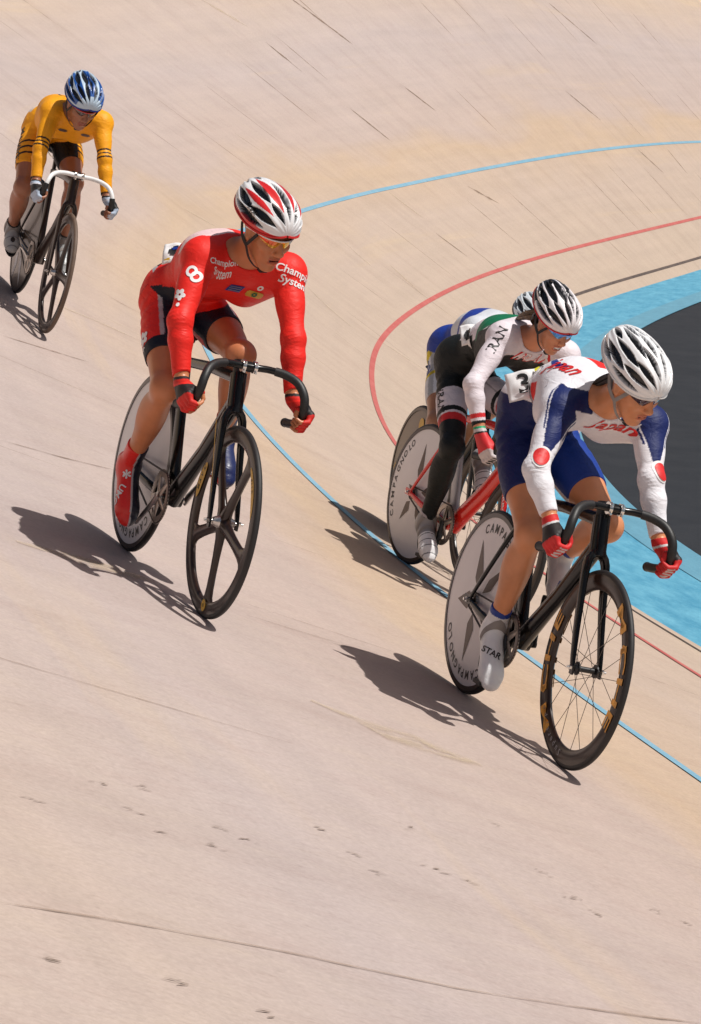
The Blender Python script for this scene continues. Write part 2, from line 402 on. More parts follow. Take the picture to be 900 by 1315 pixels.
PITS = [(-14.01, 5.469), (-14.24, 5.43), (-14.39, 5.411), (-14.16, 5.184), (-14.21, 5.123), (-13.86, 4.819), (-14.04, 4.778), (-14.19, 4.764), (-13.96, 4.507), (-13.99, 4.438), (-13.65, 4.099), (-13.85, 4.069), (-13.96, 4.05), (-13.75, 3.763), (-13.79, 3.689), (-14.4, 5.264), (-15.71, 5.698), (-15.77, 5.537), (-14.41, 5.735), (-15.78, 5.984), (-13.94, 5.339), (-13.56, 4.474), (-13.2, 4.056)]
for k, P in enumerate(DARK): ribbon('panel_joint', P, 0.020 if P[0][0] < -13 else 0.026 if P[0][0] < 5 else 0.05 if P[0][0] < 12 else 0.11, FAINT if P[0][0] < -13 else SEAM)
for k in range(24):
    s = -13 + k * 2.3 + rng.uniform(-0.25, 0.25); u = rng.uniform(0.4, 1.2)
    while u < 8.0:
        L = rng.uniform(0.5, 1.3); ribbon('panel_joint', [(s + rng.uniform(-.03, .03), u), (s + rng.uniform(-.03, .03), u + L)], 0.013 if s < 4 else 0.03 if s < 14 else 0.06, FAINT, 0.0025); u += L + rng.uniform(1.0, 3.5)
for k, P in enumerate(PALE): ribbon('pale_joint', P, 0.34 if k in (7, 8) else 0.055 if P[0][0] < 0 else 0.09 if P[0][0] < 12 else 0.16, PALE_M)
# joints every few metres, faint, on the parts of the bank outside the picture and between the visible ones
pv = MB()
for (s, u) in PITS:
    for _ in range(5):
        ds, du = rng.normal(0, 0.012), rng.normal(0, 0.015)
        L, W = rng.uniform(0.006, 0.022), rng.uniform(0.0010, 0.0026); a = rng.uniform(-0.4, 0.4) + 0.3
        q = []
        for k in range(6):
            t = 2 * math.pi * k / 6; x, y = W * math.cos(t) * rng.uniform(0.5, 1.3), L * math.sin(t) * rng.uniform(0.6, 1.2)
            q.append(tp(s + ds + x * math.cos(a) - y * math.sin(a), u + du + x * math.sin(a) + y * math.cos(a), 0.003))
        pv.add(q, [[0, 1, 2, 3, 4, 5]])
PITM = simple('pit_mark', (0.26, 0.19, 0.15), 0.9)  # dark brown of the small cracks and pits
pv.build('surface_pit', PITM, track, smooth=False, kind='stuff')

# infield and surrounding ground
def ground_material(name, c0, c1, sc=2.5):
    m, n, b = new_mat(name)
    t = noise(n, sc, 6, 0.6); r = ramp(n, t.outputs[0], [(0.3, c0), (0.7, c1)])
    g = noise(n, 70, 5, 0.7); rg = ramp(n, g.outputs[0], [(0.3, (0.85,) * 3), (0.7, (1.15,) * 3)])
    n.links.new(mix(n, r.outputs[0], rg.outputs[0], 1.0, 'MULTIPLY'), b.inputs['Base Color'])
    b.inputs['Roughness'].default_value = 0.9; b.inputs['Specular IOR Level'].default_value = 0.2
    bump(n, b, g.outputs[0], 0.4, 0.004); return m
gm = mesh_np('infield', [(-900, -900, -0.008), (900, -900, -0.008), (900, 900, -0.008), (-900, 900, -0.008)], [[0, 1, 2, 3]], smooth=False)
link('infield', gm, None, ground_material('dark_asphalt', (0.023, 0.026, 0.032), (0.032, 0.035, 0.041)), 'structure')
for (s, u) in [(1.5, -1.5), (3.0, -1.9), (-2, -1.5), (-4.5, -1.3)]:
    pass
# ================================================================ signed-distance bodies
class Field:
    def __init__(s, lo, hi, h):
        s.lo = np.array(lo, np.float32); s.h = h
        s.n = np.ceil((np.array(hi) - s.lo) / h).astype(int) + 1
        s.D = np.full(s.n, 0.2, np.float32)
    def region(s, lo, hi, m):
        a = np.clip(np.floor((np.minimum(lo, hi) - m - s.lo) / s.h).astype(int), 0, s.n)
        b = np.clip(np.ceil((np.maximum(lo, hi) + m - s.lo) / s.h).astype(int) + 1, 0, s.n)
        ax = [s.lo[i] + s.h * np.arange(a[i], b[i], dtype=np.float32) for i in range(3)]
        return (slice(a[0], b[0]), slice(a[1], b[1]), slice(a[2], b[2])), ax[0][:, None, None], ax[1][None, :, None], ax[2][None, None, :]
    def blend(s, sl, d, k, sub=False):
        a = s.D[sl]
        if sub:
            h = np.clip(0.5 - 0.5 * (a + d) / k, 0, 1); s.D[sl] = a * (1 - h) - d * h + k * h * (1 - h)
        elif k <= 0: s.D[sl] = np.minimum(a, d)
        else:
            h = np.clip(0.5 + 0.5 * (a - d) / k, 0, 1); s.D[sl] = a * (1 - h) + d * h - k * h * (1 - h)
    def cone(s, a, b, ra, rb, k=0.02, flat=None, sub=False):
        """tapered capsule; flat = (axis, factor): factor < 1 thins it along that axis"""
        a = np.array(a, float); b = np.array(b, float); m = max(ra, rb) * (1.0 if not flat else max(1, flat[1])) + k + 0.02
        sl, X, Y, Z = s.region(a, b, m); ab = b - a; L2 = float(ab @ ab) + 1e-9
        px, py, pz = X - a[0], Y - a[1], Z - a[2]
        t = np.clip((px * ab[0] + py * ab[1] + pz * ab[2]) / L2, 0, 1)
        qx, qy, qz = px - t * ab[0], py - t * ab[1], pz - t * ab[2]
        r = ra + (rb - ra) * t
        if flat:
            n = np.array(flat[0], float); n /= np.linalg.norm(n); f = flat[1]
            dn = qx * n[0] + qy * n[1] + qz * n[2]; g = 1 / f
            l = np.sqrt(qx * qx + qy * qy + qz * qz + (g * g - 1) * dn * dn)
            d = (l - r) * min(1, f)
        else: d = np.sqrt(qx * qx + qy * qy + qz * qz) - r
        s.blend(sl, d, k, sub)
    def ell(s, c, r, k=0.02, R=None, sub=False):
        c = np.array(c, float); r = np.array(r, float); m = float(r.max())
        sl, X, Y, Z = s.region(c, c, m + k + 0.02)
        p = (X - c[0], Y - c[1], Z - c[2])
        R = np.eye(3) if R is None else np.array(R)      # columns = ellipsoid axes
        q = [sum(p[j] * R[j, i] for j in range(3)) for i in range(3)]
        k0 = np.sqrt(sum((q[i] / r[i]) ** 2 for i in range(3))); k1 = np.sqrt(sum((q[i] / r[i] ** 2) ** 2 for i in range(3))) + 1e-9
        s.blend(sl, k0 * (k0 - 1) / k1, k, sub)

def mesh_field(D, lo, h):
    ins = D < 0
    cnt = np.zeros(tuple(np.array(D.shape) - 1), np.int8)
    C8 = [(i, j, k) for i in (0, 1) for j in (0, 1) for k in (0, 1)]
    nx, ny, nz = D.shape
    for (i, j, k) in C8: cnt += ins[i:nx - 1 + i, j:ny - 1 + j, k:nz - 1 + k]
    act = np.argwhere((cnt > 0) & (cnt < 8)); ai, aj, ak = act.T
    idx = np.full(cnt.shape, -1, np.int32); idx[ai, aj, ak] = np.arange(len(act))
    val = {c: D[ai + c[0], aj + c[1], ak + c[2]] for c in C8}
    P = np.zeros((len(act), 3), np.float32); W = np.zeros(len(act), np.float32)
    for c in C8:
        for ax in range(3):
            if c[ax]: continue
            c2 = list(c); c2[ax] = 1; c2 = tuple(c2); a, b = val[c], val[c2]
            m = (a < 0) != (b < 0); t = np.where(m, a / np.where(m, a - b, 1), 0)
            q = np.array(c, np.float32)[None] + np.zeros((len(act), 3), np.float32); q[:, ax] = t
            P += q * m[:, None]; W += m
    V = (act + P / W[:, None]) * h + lo
    Q = []
    for ax in range(3):
        sl0 = [slice(1, -1)] * 3; sl1 = [slice(1, -1)] * 3; sl0[ax] = slice(0, -1); sl1[ax] = slice(1, None)
        a = ins[tuple(sl0)]; b = ins[tuple(sl1)]; e = np.argwhere(a != b)
        off = np.ones(3, int); off[ax] = 0; e0 = e + off; o1, o2 = [i for i in range(3) if i != ax]
        sgn = a[tuple(e.T)]
        def cid(d1, d2):
            q = e0.copy(); q[:, o1] -= d1; q[:, o2] -= d2; return idx[tuple(q.T)]
        q = np.stack([cid(1, 1), cid(0, 1), cid(0, 0), cid(1, 0)], 1)
        flip = sgn if ax != 1 else ~sgn
        q[~flip] = q[~flip][:, ::-1]
        Q.append(q)
    Q = np.concatenate(Q); Q = Q[(Q >= 0).all(1)]
    return V, Q

def biggest(V, Q, col=None):
    lab = np.arange(len(V))
    E = np.concatenate([Q[:, [0, 1]], Q[:, [1, 2]], Q[:, [2, 3]], Q[:, [3, 0]]])
    for _ in range(200):
        m = np.minimum(lab[E[:, 0]], lab[E[:, 1]]); new = lab.copy()
        np.minimum.at(new, E[:, 0], m); np.minimum.at(new, E[:, 1], m)
        new = new[new]; new = new[new]
        if (new == lab).all(): break
        lab = new
    k = np.bincount(lab).argmax(); keep = lab == k; idx = np.cumsum(keep) - 1
    return V[keep], idx[Q[keep[Q[:, 0]]]]

def smooth_mesh(V, Q, it=1, f=0.5):
    for _ in range(it):
        A = np.zeros_like(V); n = np.zeros(len(V), np.float32)
        for k in range(4):
            a, b = Q[:, k], Q[:, (k + 1) % 4]
            for c in range(3):
                A[:, c] += np.bincount(a, V[b, c], len(V)); A[:, c] += np.bincount(b, V[a, c], len(V))
            n += np.bincount(a, minlength=len(V)); n += np.bincount(b, minlength=len(V))
        V = V * (1 - f) + f * A / np.maximum(n, 1)[:, None]
    return V

def rot_ypr(yaw, pitch, roll):
    """head frame: x forward, y left, z up; pitch > 0 looks down, roll > 0 tips to its left... degrees"""
    return np.array(Matrix.Rotation(math.radians(yaw), 3, 'Z') @ Matrix.Rotation(math.radians(pitch), 3, 'Y') @ Matrix.Rotation(math.radians(roll), 3, 'X'))

def unit(v): v = np.array(v, float); return v / np.linalg.norm(v)

def seg(P, a, b):
    ab = b - a; t = ((P - a) @ ab) / (ab @ ab); tc = np.clip(t, 0, 1); q = P - a - tc[:, None] * ab
    return t, np.linalg.norm(q, axis=1), q

# ---------------------------------------------------------------- a rider
BAR_R = 0.0145
def bar_path(side):
    y = side
    return [(0.883, 0.03 * y, 0.866), (0.892, 0.075 * y, 0.868), (0.918, 0.125 * y, 0.864), (0.952, 0.162 * y, 0.848), (0.980, 0.182 * y, 0.815),
            (0.988, 0.190 * y, 0.775), (0.968, 0.195 * y, 0.735), (0.925, 0.198 * y, 0.708), (0.87, 0.199 * y, 0.695), (0.815, 0.20 * y, 0.688)]

def build_rider(name_mat, J, head_rot, skin, cloth_fn, opts):
    """J: joints in the bicycle's frame.  Returns the person's root object."""
    h = opts.get('h', 0.004)
    J = {k: np.array(v, float) for k, v in J.items()}
    root = empty('person', name_mat, opts['label'], 'person', opts.get('group'))
    pts = np.array(list(J.values()))
    Fd = Field(pts.min(0) - 0.16, pts.max(0) + [0.20, 0.16, 0.20], h)
    P, N = J['pelv'], J['neck']
    sp_ax = unit(N - P); lat = unit(np.array([0, 1, 0]) - sp_ax * sp_ax[1]); upv = np.cross(sp_ax, lat)
    if upv[2] < 0: upv = -upv
    R3 = np.stack([sp_ax, lat, upv], 1)
    SL = np.linalg.norm(N - P)
    w = opts.get('wide', 1.0); arch = opts.get('arch', 0.03)
    hipc = (J['hipR'] + J['hipL']) / 2
    # torso: pelvis, waist, rib cage, shoulder girdle
    def T(a, l, u): return P + sp_ax * (a * SL) + lat * l + upv * u
    Fd.ell(T(0.05, 0, -0.025), (0.120, 0.126 * w, 0.105), 0.03, R3)
    Fd.ell(T(0.03, 0.058 * w, -0.03), (0.095, 0.074, 0.098), 0.04, R3); Fd.ell(T(0.03, -0.058 * w, -0.03), (0.095, 0.074, 0.098), 0.04, R3)
    Fd.cone(T(0.1, 0, -0.03 + arch * 0.4), T(0.55, 0, -0.035 + arch), 0.104 * w, 0.112 * w, 0.05, flat=(upv, 0.80))
    Fd.ell(T(0.62, 0, -0.045 + arch), (0.19, 0.143 * w, 0.108), 0.05, R3)
    Fd.ell(T(0.80, 0, -0.035 + arch * 0.5), (0.13, 0.145 * w, 0.088), 0.05, R3)
    if opts.get('bust', 1):
        for sgn in (1, -1): Fd.ell(T(0.74, 0.062 * sgn, -0.125 + arch), (0.06, 0.055, 0.045), 0.05, R3)
    am = opts.get('arm', 0.93)
    for sd in 'RL':
        sh = J['sh' + sd]; el = J['el' + sd]; wr = J['wr' + sd]
        inn = T(0.90, 0.06 * (1 if sd == 'L' else -1), -0.01)
        Fd.cone(inn, sh, 0.064, 0.054 * am, 0.05)
        Fd.cone(T(0.72, 0.09 * (1 if sd == 'L' else -1), 0.0), sh, 0.075, 0.05, 0.05)       # shoulder blade
        Fd.cone(T(0.66, 0.10 * (1 if sd == 'L' else -1), -0.06), sh - upv * 0.01, 0.06, 0.042, 0.05)       # chest to armpit
        d = unit(el - sh)
        Fd.ell(sh + d * 0.02, (0.060 * am, 0.054 * am, 0.058 * am), 0.025)
        Fd.cone(sh, el, 0.050 * am, 0.038 * am, 0.022); Fd.ell(sh + (el - sh) * 0.45 + upv * 0.006, (0.07, 0.042 * am, 0.044 * am), 0.03, np.stack([d, unit(np.cross(d, [0, 1, .1])), np.cross(d, unit(np.cross(d, [0, 1, .1])))], 1))
        Fd.ell(el, (0.036 * am,) * 3, 0.02)
        f = unit(wr - el); mid = el + (wr - el) * 0.32
        Fd.cone(el, mid, 0.038 * am, 0.0385 * am, 0.02); Fd.cone(mid, wr, 0.0385 * am, 0.025, 0.02)
    for sd in 'RL':
        if ('knee' + sd) not in J: continue
        hp, kn, an, to = (J[x + sd] for x in ('hip', 'knee', 'ank', 'toe'))
        sg = 1 if sd == 'L' else -1
        d = unit(kn - hp); front = unit(np.array([0.3, 0, 1]) - d * d.dot(np.array([0.3, 0, 1]))); tk = opts.get('thigh', 1.0)
        hp2 = hp
        Fd.cone(hp2, kn, 0.077 * tk, 0.049, 0.04)
        q = hp + (kn - hp) * 0.42; Rq = np.stack([d, front, np.cross(d, front)], 1)
        Fd.ell(q + front * 0.014, (0.17, 0.063 * tk, 0.065 * tk), 0.04, Rq)
        Fd.ell(hp + (kn - hp) * 0.35 - front * 0.02, (0.15, 0.062 * tk, 0.060 * tk), 0.04, Rq)
        Fd.ell(hp + (kn - hp) * 0.78 + front * 0.018 - lat * 0.024 * sg, (0.052, 0.026, 0.026), 0.012, Rq)     # vastus
        Fd.ell(hp + (kn - hp) * 0.72 + front * 0.016 + lat * 0.026 * sg, (0.060, 0.026, 0.024), 0.014, Rq)
        Fd.ell(kn + front * 0.012, (0.050, 0.042, 0.045), 0.02, Rq)
        Fd.ell(kn + d * 0.018 + front * 0.012, (0.030, 0.026, 0.030), 0.015, Rq)
        e = unit(an - kn); back = unit(np.array([-1, 0, 0.0]) - e * e.dot(np.array([-1, 0, 0.0])))
        Re = np.stack([e, back, np.cross(e, back)], 1); LL = np.linalg.norm(an - kn)
        Fd.cone(kn, an, 0.045, 0.030, 0.03)
        Fd.ell(kn + e * LL * 0.33 + back * 0.017, (0.110, 0.042, 0.050), 0.025, Re)
        Fd.ell(kn + e * LL * 0.34 + back * 0.030 + lat * 0.017, (0.085, 0.028, 0.026), 0.010, Re); Fd.ell(kn + e * LL * 0.31 + back * 0.030 - lat * 0.018, (0.080, 0.028, 0.026), 0.010, Re)
        Fd.cone(kn + e * 0.03 - back * 0.034, an - back * 0.018, 0.013, 0.013, 0.018)      # shin edge
        Fd.cone(kn + e * LL * 0.6 + back * 0.026, an + back * 0.030, 0.014, 0.010, 0.014)   # tendon
        Fd.ell(kn + e * LL * 0.42 - back * 0.008, (0.13, 0.034, 0.038), 0.03, Re)
        ft = unit(to - (an + e * 0.05)); Fd.cone(an, an + e * 0.03 - ft * 0.01, 0.032, 0.030, 0.02); Fd.cone(an + e * 0.02, to, 0.033, 0.026, 0.02)
    # neck and head
    H = J['head']; HR = rot_ypr(*head_rot)
    def hl(x, y, z): return H + HR @ np.array([x, y, z], float)
    Fd.cone(T(0.93, 0, -0.02), hl(-0.035, 0, -0.055), 0.060, 0.051, 0.035)
    Fd.ell(hl(-0.012, 0, 0.030), (0.093, 0.074, 0.088), 0.02, HR)
    Fd.ell(hl(0.030, 0, -0.010), (0.062, 0.062, 0.070), 0.03, HR)
    Fd.ell(hl(0.032, 0, -0.056), (0.051, 0.045, 0.053), 0.025, HR)
    Fd.ell(hl(0.064, 0, -0.100), (0.019, 0.019, 0.017), 0.022, HR)
    for sg in (1, -1):
        Fd.cone(hl(-0.005, 0.049 * sg, -0.040), hl(0.056, 0.016 * sg, -0.099), 0.015, 0.012, 0.02)      # jaw line
        Fd.ell(hl(0.062, 0.036 * sg, -0.018), (0.022, 0.022, 0.020), 0.02, HR)                          # cheek
        Fd.ell(hl(0.086, 0.030 * sg, 0.010), (0.016, 0.016, 0.012), 0.012, HR, sub=True)                 # eye socket
        Fd.ell(hl(0.071, 0.030 * sg, 0.009), (0.014, 0.015, 0.013), 0.006, HR)                           # eye
        Fd.ell(hl(-0.002, 0.073 * sg, -0.004), (0.018, 0.009, 0.031), 0.006, HR @ rot_ypr(12 * sg, -12, 0))  # ear
        Fd.ell(hl(0.004, 0.083 * sg, 0.000), (0.009, 0.006, 0.016), 0.005, HR, sub=True)
        Fd.ell(hl(0.100, 0.012 * sg, -0.030), (0.011, 0.008, 0.008), 0.006, HR)                          # nostril wing
    Fd.cone(hl(0.070, -0.035, 0.028), hl(0.070, 0.035, 0.028), 0.012, 0.012, 0.015)                      # brow
    Fd.cone(hl(0.083, 0, 0.014), hl(0.109, 0, -0.026), 0.008, 0.011, 0.010)                              # nose
    mo = opts.get('mouth', 0.0)      # 0 shut, 1 open
    Fd.ell(hl(0.075, 0, -0.060), (0.018, 0.028, 0.022), 0.012, HR)
    if mo > 0: Fd.ell(hl(0.096, 0, -0.062), (0.016, 0.021, 0.004 + 0.007 * mo), 0.004, HR, sub=True)
    Fd.ell(hl(0.089, 0, -0.053), (0.008, 0.022, 0.005), 0.006, HR); Fd.ell(hl(0.087, 0, -0.067 - 0.006 * mo), (0.008, 0.019, 0.0055), 0.006, HR)
    # hands on the drops: fingers wrap round the bar
    hands = {}
    for sd in 'RL':
        if opts.get('hide' + sd): continue
        sg = 1 if sd == 'L' else -1; wr = J['wr' + sd]; bp = [np.array(p) for p in smooth_path(bar_path(sg), 6)]
        bc = np.array(opts.get('grip' + sd, (0.955, 0.196 * sg, 0.722)))
        i = int(np.argmin([np.linalg.norm(p - bc) for p in bp])); c = bp[i]; Tt = unit(bp[min(i + 1, len(bp) - 1)] - bp[i - 1])
        out = np.array([0, sg, 0.0]); out = unit(out - Tt * out.dot(Tt)); fwd = np.cross(Tt, out)
        if fwd[0] + 0.3 * -fwd[2] < 0: fwd = -fwd                         # away from the rider, round the front of the hook
        Tt = -Tt if Tt[2] > 0 or Tt[0] > 0.3 else Tt
        def ring(ang, r, ax): a = math.radians(ang); return c + out * (math.cos(a) * r) + fwd * (math.sin(a) * r) + Tt * ax
        # ang 0 = outside of the bar, 90 = front, 180 = inside, -60 = behind
        lens = (0.92, 1.0, 0.96, 0.80); tips = []; knk = []
        for q in range(4):
            ax = (q - 1.5) * 0.0205; L = lens[q]; jit = (q * 37 % 11 - 5) * 1.1
            a0, a1, a2, a3 = -12 + jit, 50 + jit, 50 + 68 * L + jit, 50 + 118 * L + jit
            p = [ring(a0, 0.030, ax), ring(a1, 0.0285, ax * 1.02), ring(a2, 0.0255, ax * 1.02), ring(a3, 0.0245, ax)]
            Fd.cone(p[0], p[1], 0.0094, 0.0086, 0.001); Fd.cone(p[1], p[2], 0.0084, 0.0079, 0.001); Fd.cone(p[2], p[3], 0.0078, 0.0070, 0.001)
            tips.append((p[2] + p[3]) / 2); knk.append(p[0])
        kc = (knk[1] + knk[2]) / 2
        base = wr + (kc - wr) * 0.25
        for q in range(4): Fd.cone(wr + (base - wr) * 0.6 + Tt * (q - 1.5) * 0.007, knk[q], 0.020, 0.0125, 0.012)
        heel = ring(-75, 0.030, -0.012); Fd.ell((kc * 0.35 + heel * 0.4 + wr * 0.25), (0.028, 0.026, 0.026), 0.02)
        t0 = (wr * 0.5 + heel * 0.5); tA = -Tt * 0.034
        th = [t0, ring(-70, 0.031, -0.030), ring(-125, 0.027, -0.036), ring(-175, 0.0255, -0.030)]
        Fd.cone(th[0], th[1], 0.016, 0.0125, 0.01); Fd.cone(th[1], th[2], 0.0115, 0.0105, 0.004); Fd.cone(th[2], th[3], 0.0102, 0.0085, 0.003)
        tips.append(th[3]); hands[sd] = dict(tips=tips, c=c, T=Tt, out=out, fwd=fwd, kc=kc, ring=ring)
    V, Q = mesh_field(Fd.D, Fd.lo, h); V, Q = biggest(V, Q); V = smooth_mesh(V, Q, 1, 0.35)
    # skin colour: warmer lips, cheeks, knees
    col = np.tile(np.array(skin[:3]), (len(V), 1))
    HL = (V - H) @ HR
    lips = (HL[:, 0] > 0.082) & (np.abs(HL[:, 1]) < 0.024) & (HL[:, 2] < -0.049) & (HL[:, 2] > -0.073 - 0.006 * mo)
    col[lips] = np.array(skin[:3]) * [0.85, 0.6, 0.65]
    if mo > 0:
        inm = ((HL[:, 0] < 0.090) & (HL[:, 0] > 0.07) & (np.abs(HL[:, 1]) < 0.019) & (np.abs(HL[:, 2] + 0.062) < 0.003 + 0.006 * mo))
        col[inm] = (0.55, 0.50, 0.46) if opts.get('teeth') else (0.10, 0.02, 0.02)
    hairz = opts.get('hair_col', (0.02, 0.011, 0.007))
    hm = (HL[:, 2] > 0.012 + np.clip(HL[:, 0], 0, 1) * 0.5) & (HL[:, 0] < 0.075) & (np.abs(HL[:, 1]) < 0.078) & (HL[:, 0] < 0.02 + (HL[:, 2] > 0.04) * 0.06)
    hm |= (HL[:, 0] < -0.035) & (HL[:, 2] > -0.055) & (np.linalg.norm(HL, axis=1) < 0.15)
    col[hm] = hairz
    brow = (np.abs(HL[:, 2] - 0.034) < 0.005) & (np.abs(np.abs(HL[:, 1]) - 0.03) < 0.017) & (HL[:, 0] > 0.07)
    col[brow] = hairz
    me = mesh_np('body', V, Q, col=col); link('body', me, root, MT['skin'])
    if opts.get('teeth'):
        m = MB(); n_ = 9; Vt = []
        for k in range(n_):
            a = math.radians(-50 + 100 * k / (n_ - 1)); smile = 0.004 * (abs(a) ** 2)
            for z in (0.0045, -0.004 - 0.002 * mo): Vt.append(hl(0.070 + 0.0235 * math.cos(a), 0.021 * math.sin(a), -0.0605 + z * (1 - 0.3 * abs(a)) + smile))
        m.add(Vt, [[2 * k, 2 * k + 1, 2 * k + 3, 2 * k + 2] for k in range(n_ - 1)]); m.build('teeth', MT['white'], root)
    # clothing: the body field grown by the cloth's thickness and cut at the hems
    G = Fd.D - opts.get('cloth_t', 0.0045)
    C = Field.__new__(Field); C.lo, C.h, C.n, C.D = Fd.lo, Fd.h, Fd.n, G
    def cut(a, b, r, edge):
        """remove everything within r of a-b beyond the plane through a (normal a->b)"""
        a = np.array(a, float); b = np.array(b, float); sl, X, Y, Z = C.region(a, b, r + 0.03); n = unit(b - a); ab = b - a; L2 = ab @ ab
        px, py, pz = X - a[0], Y - a[1], Z - a[2]; dn = px * n[0] + py * n[1] + pz * n[2]
        t = np.clip((px * ab[0] + py * ab[1] + pz * ab[2]) / L2, 0, 1)
        dist = np.sqrt((px - t * ab[0]) ** 2 + (py - t * ab[1]) ** 2 + (pz - t * ab[2]) ** 2) - r
        v = np.maximum(dist, -dn)        # negative inside the removed volume
        C.D[sl] = np.maximum(C.D[sl], -v)
    for sd in 'RL':
        wr, el = J['wr' + sd], J['el' + sd]; f = unit(wr - el); cu = wr - f * opts.get('cuff' + sd, 0.02)
        cut(cu, J['ha' + sd] + f * 0.08, 0.085, 0)
        if ('knee' + sd) in J:
            hp, kn, an, to = (J[x + sd] for x in ('hip', 'knee', 'ank', 'toe'))
            hem = opts.get('hem' + sd, 0.62)
            if hem < 1: 
                a = hp + (kn - hp) * hem; cut(a, kn + unit(kn - hp) * 0.05, 0.115, 0); cut(kn, an, 0.095, 0) ; cut(an - unit(an - kn) * 0.02, an + unit(an - kn) * 0.20, 0.13, 0)
                e = unit(an - kn); cut(kn - e * 0.03 , an + e * 0.05, 0.075, 0)
            else:
                e = unit(an - kn); a = an - e * 0.025; cut(a, an + e * 0.17, 0.15, 0)
    col0 = opts.get('collar', (0.0, 0.0))
    ncen = T(0.945 + col0[0], 0, 0.0); nd = unit(hl(-0.02, 0, -0.02) - T(0.9, 0, -0.02)); nd = unit(nd + upv * col0[1])
    cut(ncen + nd * opts.get('collar_up', 0.040), H + nd * 0.05, opts.get('neck_r', 0.080), 0)
    hc = hl(0.03, 0, -0.045); sl_, X_, Y_, Z_ = C.region(hc, hc, 0.13); C.D[sl_] = np.maximum(C.D[sl_], 0.100 - np.sqrt((X_ - hc[0]) ** 2 + (Y_ - hc[1]) ** 2 + (Z_ - hc[2]) ** 2))
    V, Q = mesh_field(C.D, Fd.lo, h); V, Q = biggest(V, Q); V = smooth_mesh(V, Q, 1, 0.35)
    # keep only the outer skin of the suit (faces on the offset surface), folds at elbows, hips and waist
    parts = [('torso', P, N, 0.12)]
    for sd in 'RL':
        parts += [('uarm' + sd, J['sh' + sd], J['el' + sd], 0.045), ('farm' + sd, J['el' + sd], J['wr' + sd], 0.035)]
        if ('knee' + sd) in J: parts += [('thigh' + sd, J['hip' + sd], J['knee' + sd], 0.075), ('shin' + sd, J['knee' + sd], J['ank' + sd], 0.045)]
    best = np.full(len(V), 9.0); lab = np.zeros(len(V), int); info = {}
    for i, (nm, a, b, r) in enumerate(parts):
        t, d, q = seg(V, a, b); dd = d - r; m = dd < best; best[m] = dd[m]; lab[m] = i; info[nm] = (t, q)
    names = [p[0] for p in parts]
    Vn = None
    # folds
    for sd in 'RL':
        t, q = info['uarm' + sd]; m = lab == names.index('uarm' + sd)
        for key, c0, wd, fr, am in (('uarm' + sd, 1.0, 0.22, 41, 0.0008), ('farm' + sd, 0.0, 0.2, 37, 0.0008), ('uarm' + sd, 0.25, 0.15, 33, 0.0002)):
            t, q = info[key]; m = lab == names.index(key); qn = q / (np.linalg.norm(q, axis=1)[:, None] + 1e-6)
            V = V + qn * (am * np.exp(-((t - c0) / wd) ** 2) * np.sin(t * fr * 2.2 + 5 * qn[:, 1] + 4 * qn[:, 0] + 1.5 * np.sin(9 * qn[:, 2] + 20 * t)) * np.clip(0.5 + 0.8 * np.sin(3 * qn[:, 1] + 5 * qn[:, 2] + 8 * t), 0, 1.2) * m)[:, None]
        if ('knee' + sd) in J:
            t, q = info['thigh' + sd]; m = lab == names.index('thigh' + sd); qn = q / (np.linalg.norm(q, axis=1)[:, None] + 1e-6)
            V = V + qn * (0.002 * np.exp(-((t - 0.1) / 0.22) ** 2) * np.sin(t * 55 + 4 * qn[:, 1]) * m)[:, None]
    t, q = info['torso']; m = lab == 0; qn = q / (np.linalg.norm(q, axis=1)[:, None] + 1e-6)
    V = V + qn * (0.0025 * np.exp(-((t - 0.35) / 0.2) ** 2) * np.sin(t * 48 + 5 * qn[:, 2]) * m)[:, None]
    TL = (V - P) @ R3; TL[:, 0] /= SL
    ctx = dict(V=V, lab=lab, names=names, info=info, TL=TL, HL=(V - H) @ HR)
    colr = np.array(cloth_fn(ctx), float)
    for nm_ in names:          # stitched seams along the inside of the limbs and down the flanks
        t_, q_ = info[nm_]; r_ = np.linalg.norm(q_, axis=1) + 1e-6; a_ = np.arctan2(q_[:, 1], q_[:, 2] * 0.6 - q_[:, 0])
        for a0 in ((1.35, -1.35) if nm_.startswith('thigh') else ()):
            m_ = (lab == names.index(nm_)) & (np.abs(a_ - a0) * r_ < 0.0022); colr[m_] = colr[m_] * 0.55
    me = mesh_np('skinsuit', V, Q, col=colr)
    suit = link('skinsuit', me, root, MT['lycra'])
    bvh = BVHTree.FromPolygons(V.tolist(), Q.tolist())
    ret = dict(root=root, suit=suit, bvh=bvh, J=J, H=H, HR=HR, hl=hl, T=T, lat=lat, up=upv, sp=sp_ax, hands=hands, R3=R3, D=Fd)
    # gloves
    for sd, hd in hands.items():
        gl = opts.get('glove')
        if not gl: continue
        wr = J['wr' + sd]; el = J['el' + sd]; f = unit(wr - el); c = hd['c']
        lo = np.minimum(wr - 0.07, c - 0.075); hi = np.maximum(wr + 0.07, c + 0.075)
        i0 = np.maximum(((lo - Fd.lo) / h).astype(int), 0); i1 = np.minimum(((hi - Fd.lo) / h).astype(int), Fd.n)
        sub = Fd.D[i0[0]:i1[0], i0[1]:i1[1], i0[2]:i1[2]] - 0.0016
        ax = [Fd.lo[i] + h * np.arange(i0[i], i1[i]) for i in range(3)]; X, Y, Z = np.meshgrid(*ax, indexing='ij')
        a = wr - f * 0.012
        dn = (X - a[0]) * f[0] + (Y - a[1]) * f[1] + (Z - a[2]) * f[2]
        sub = np.maximum(sub, -dn)
        if gl.get('fingerless', True):
            for tpn in hd['tips']:
                sub = np.maximum(sub, 0.0165 - np.sqrt((X - tpn[0]) ** 2 + (Y - tpn[1]) ** 2 + (Z - tpn[2]) ** 2))
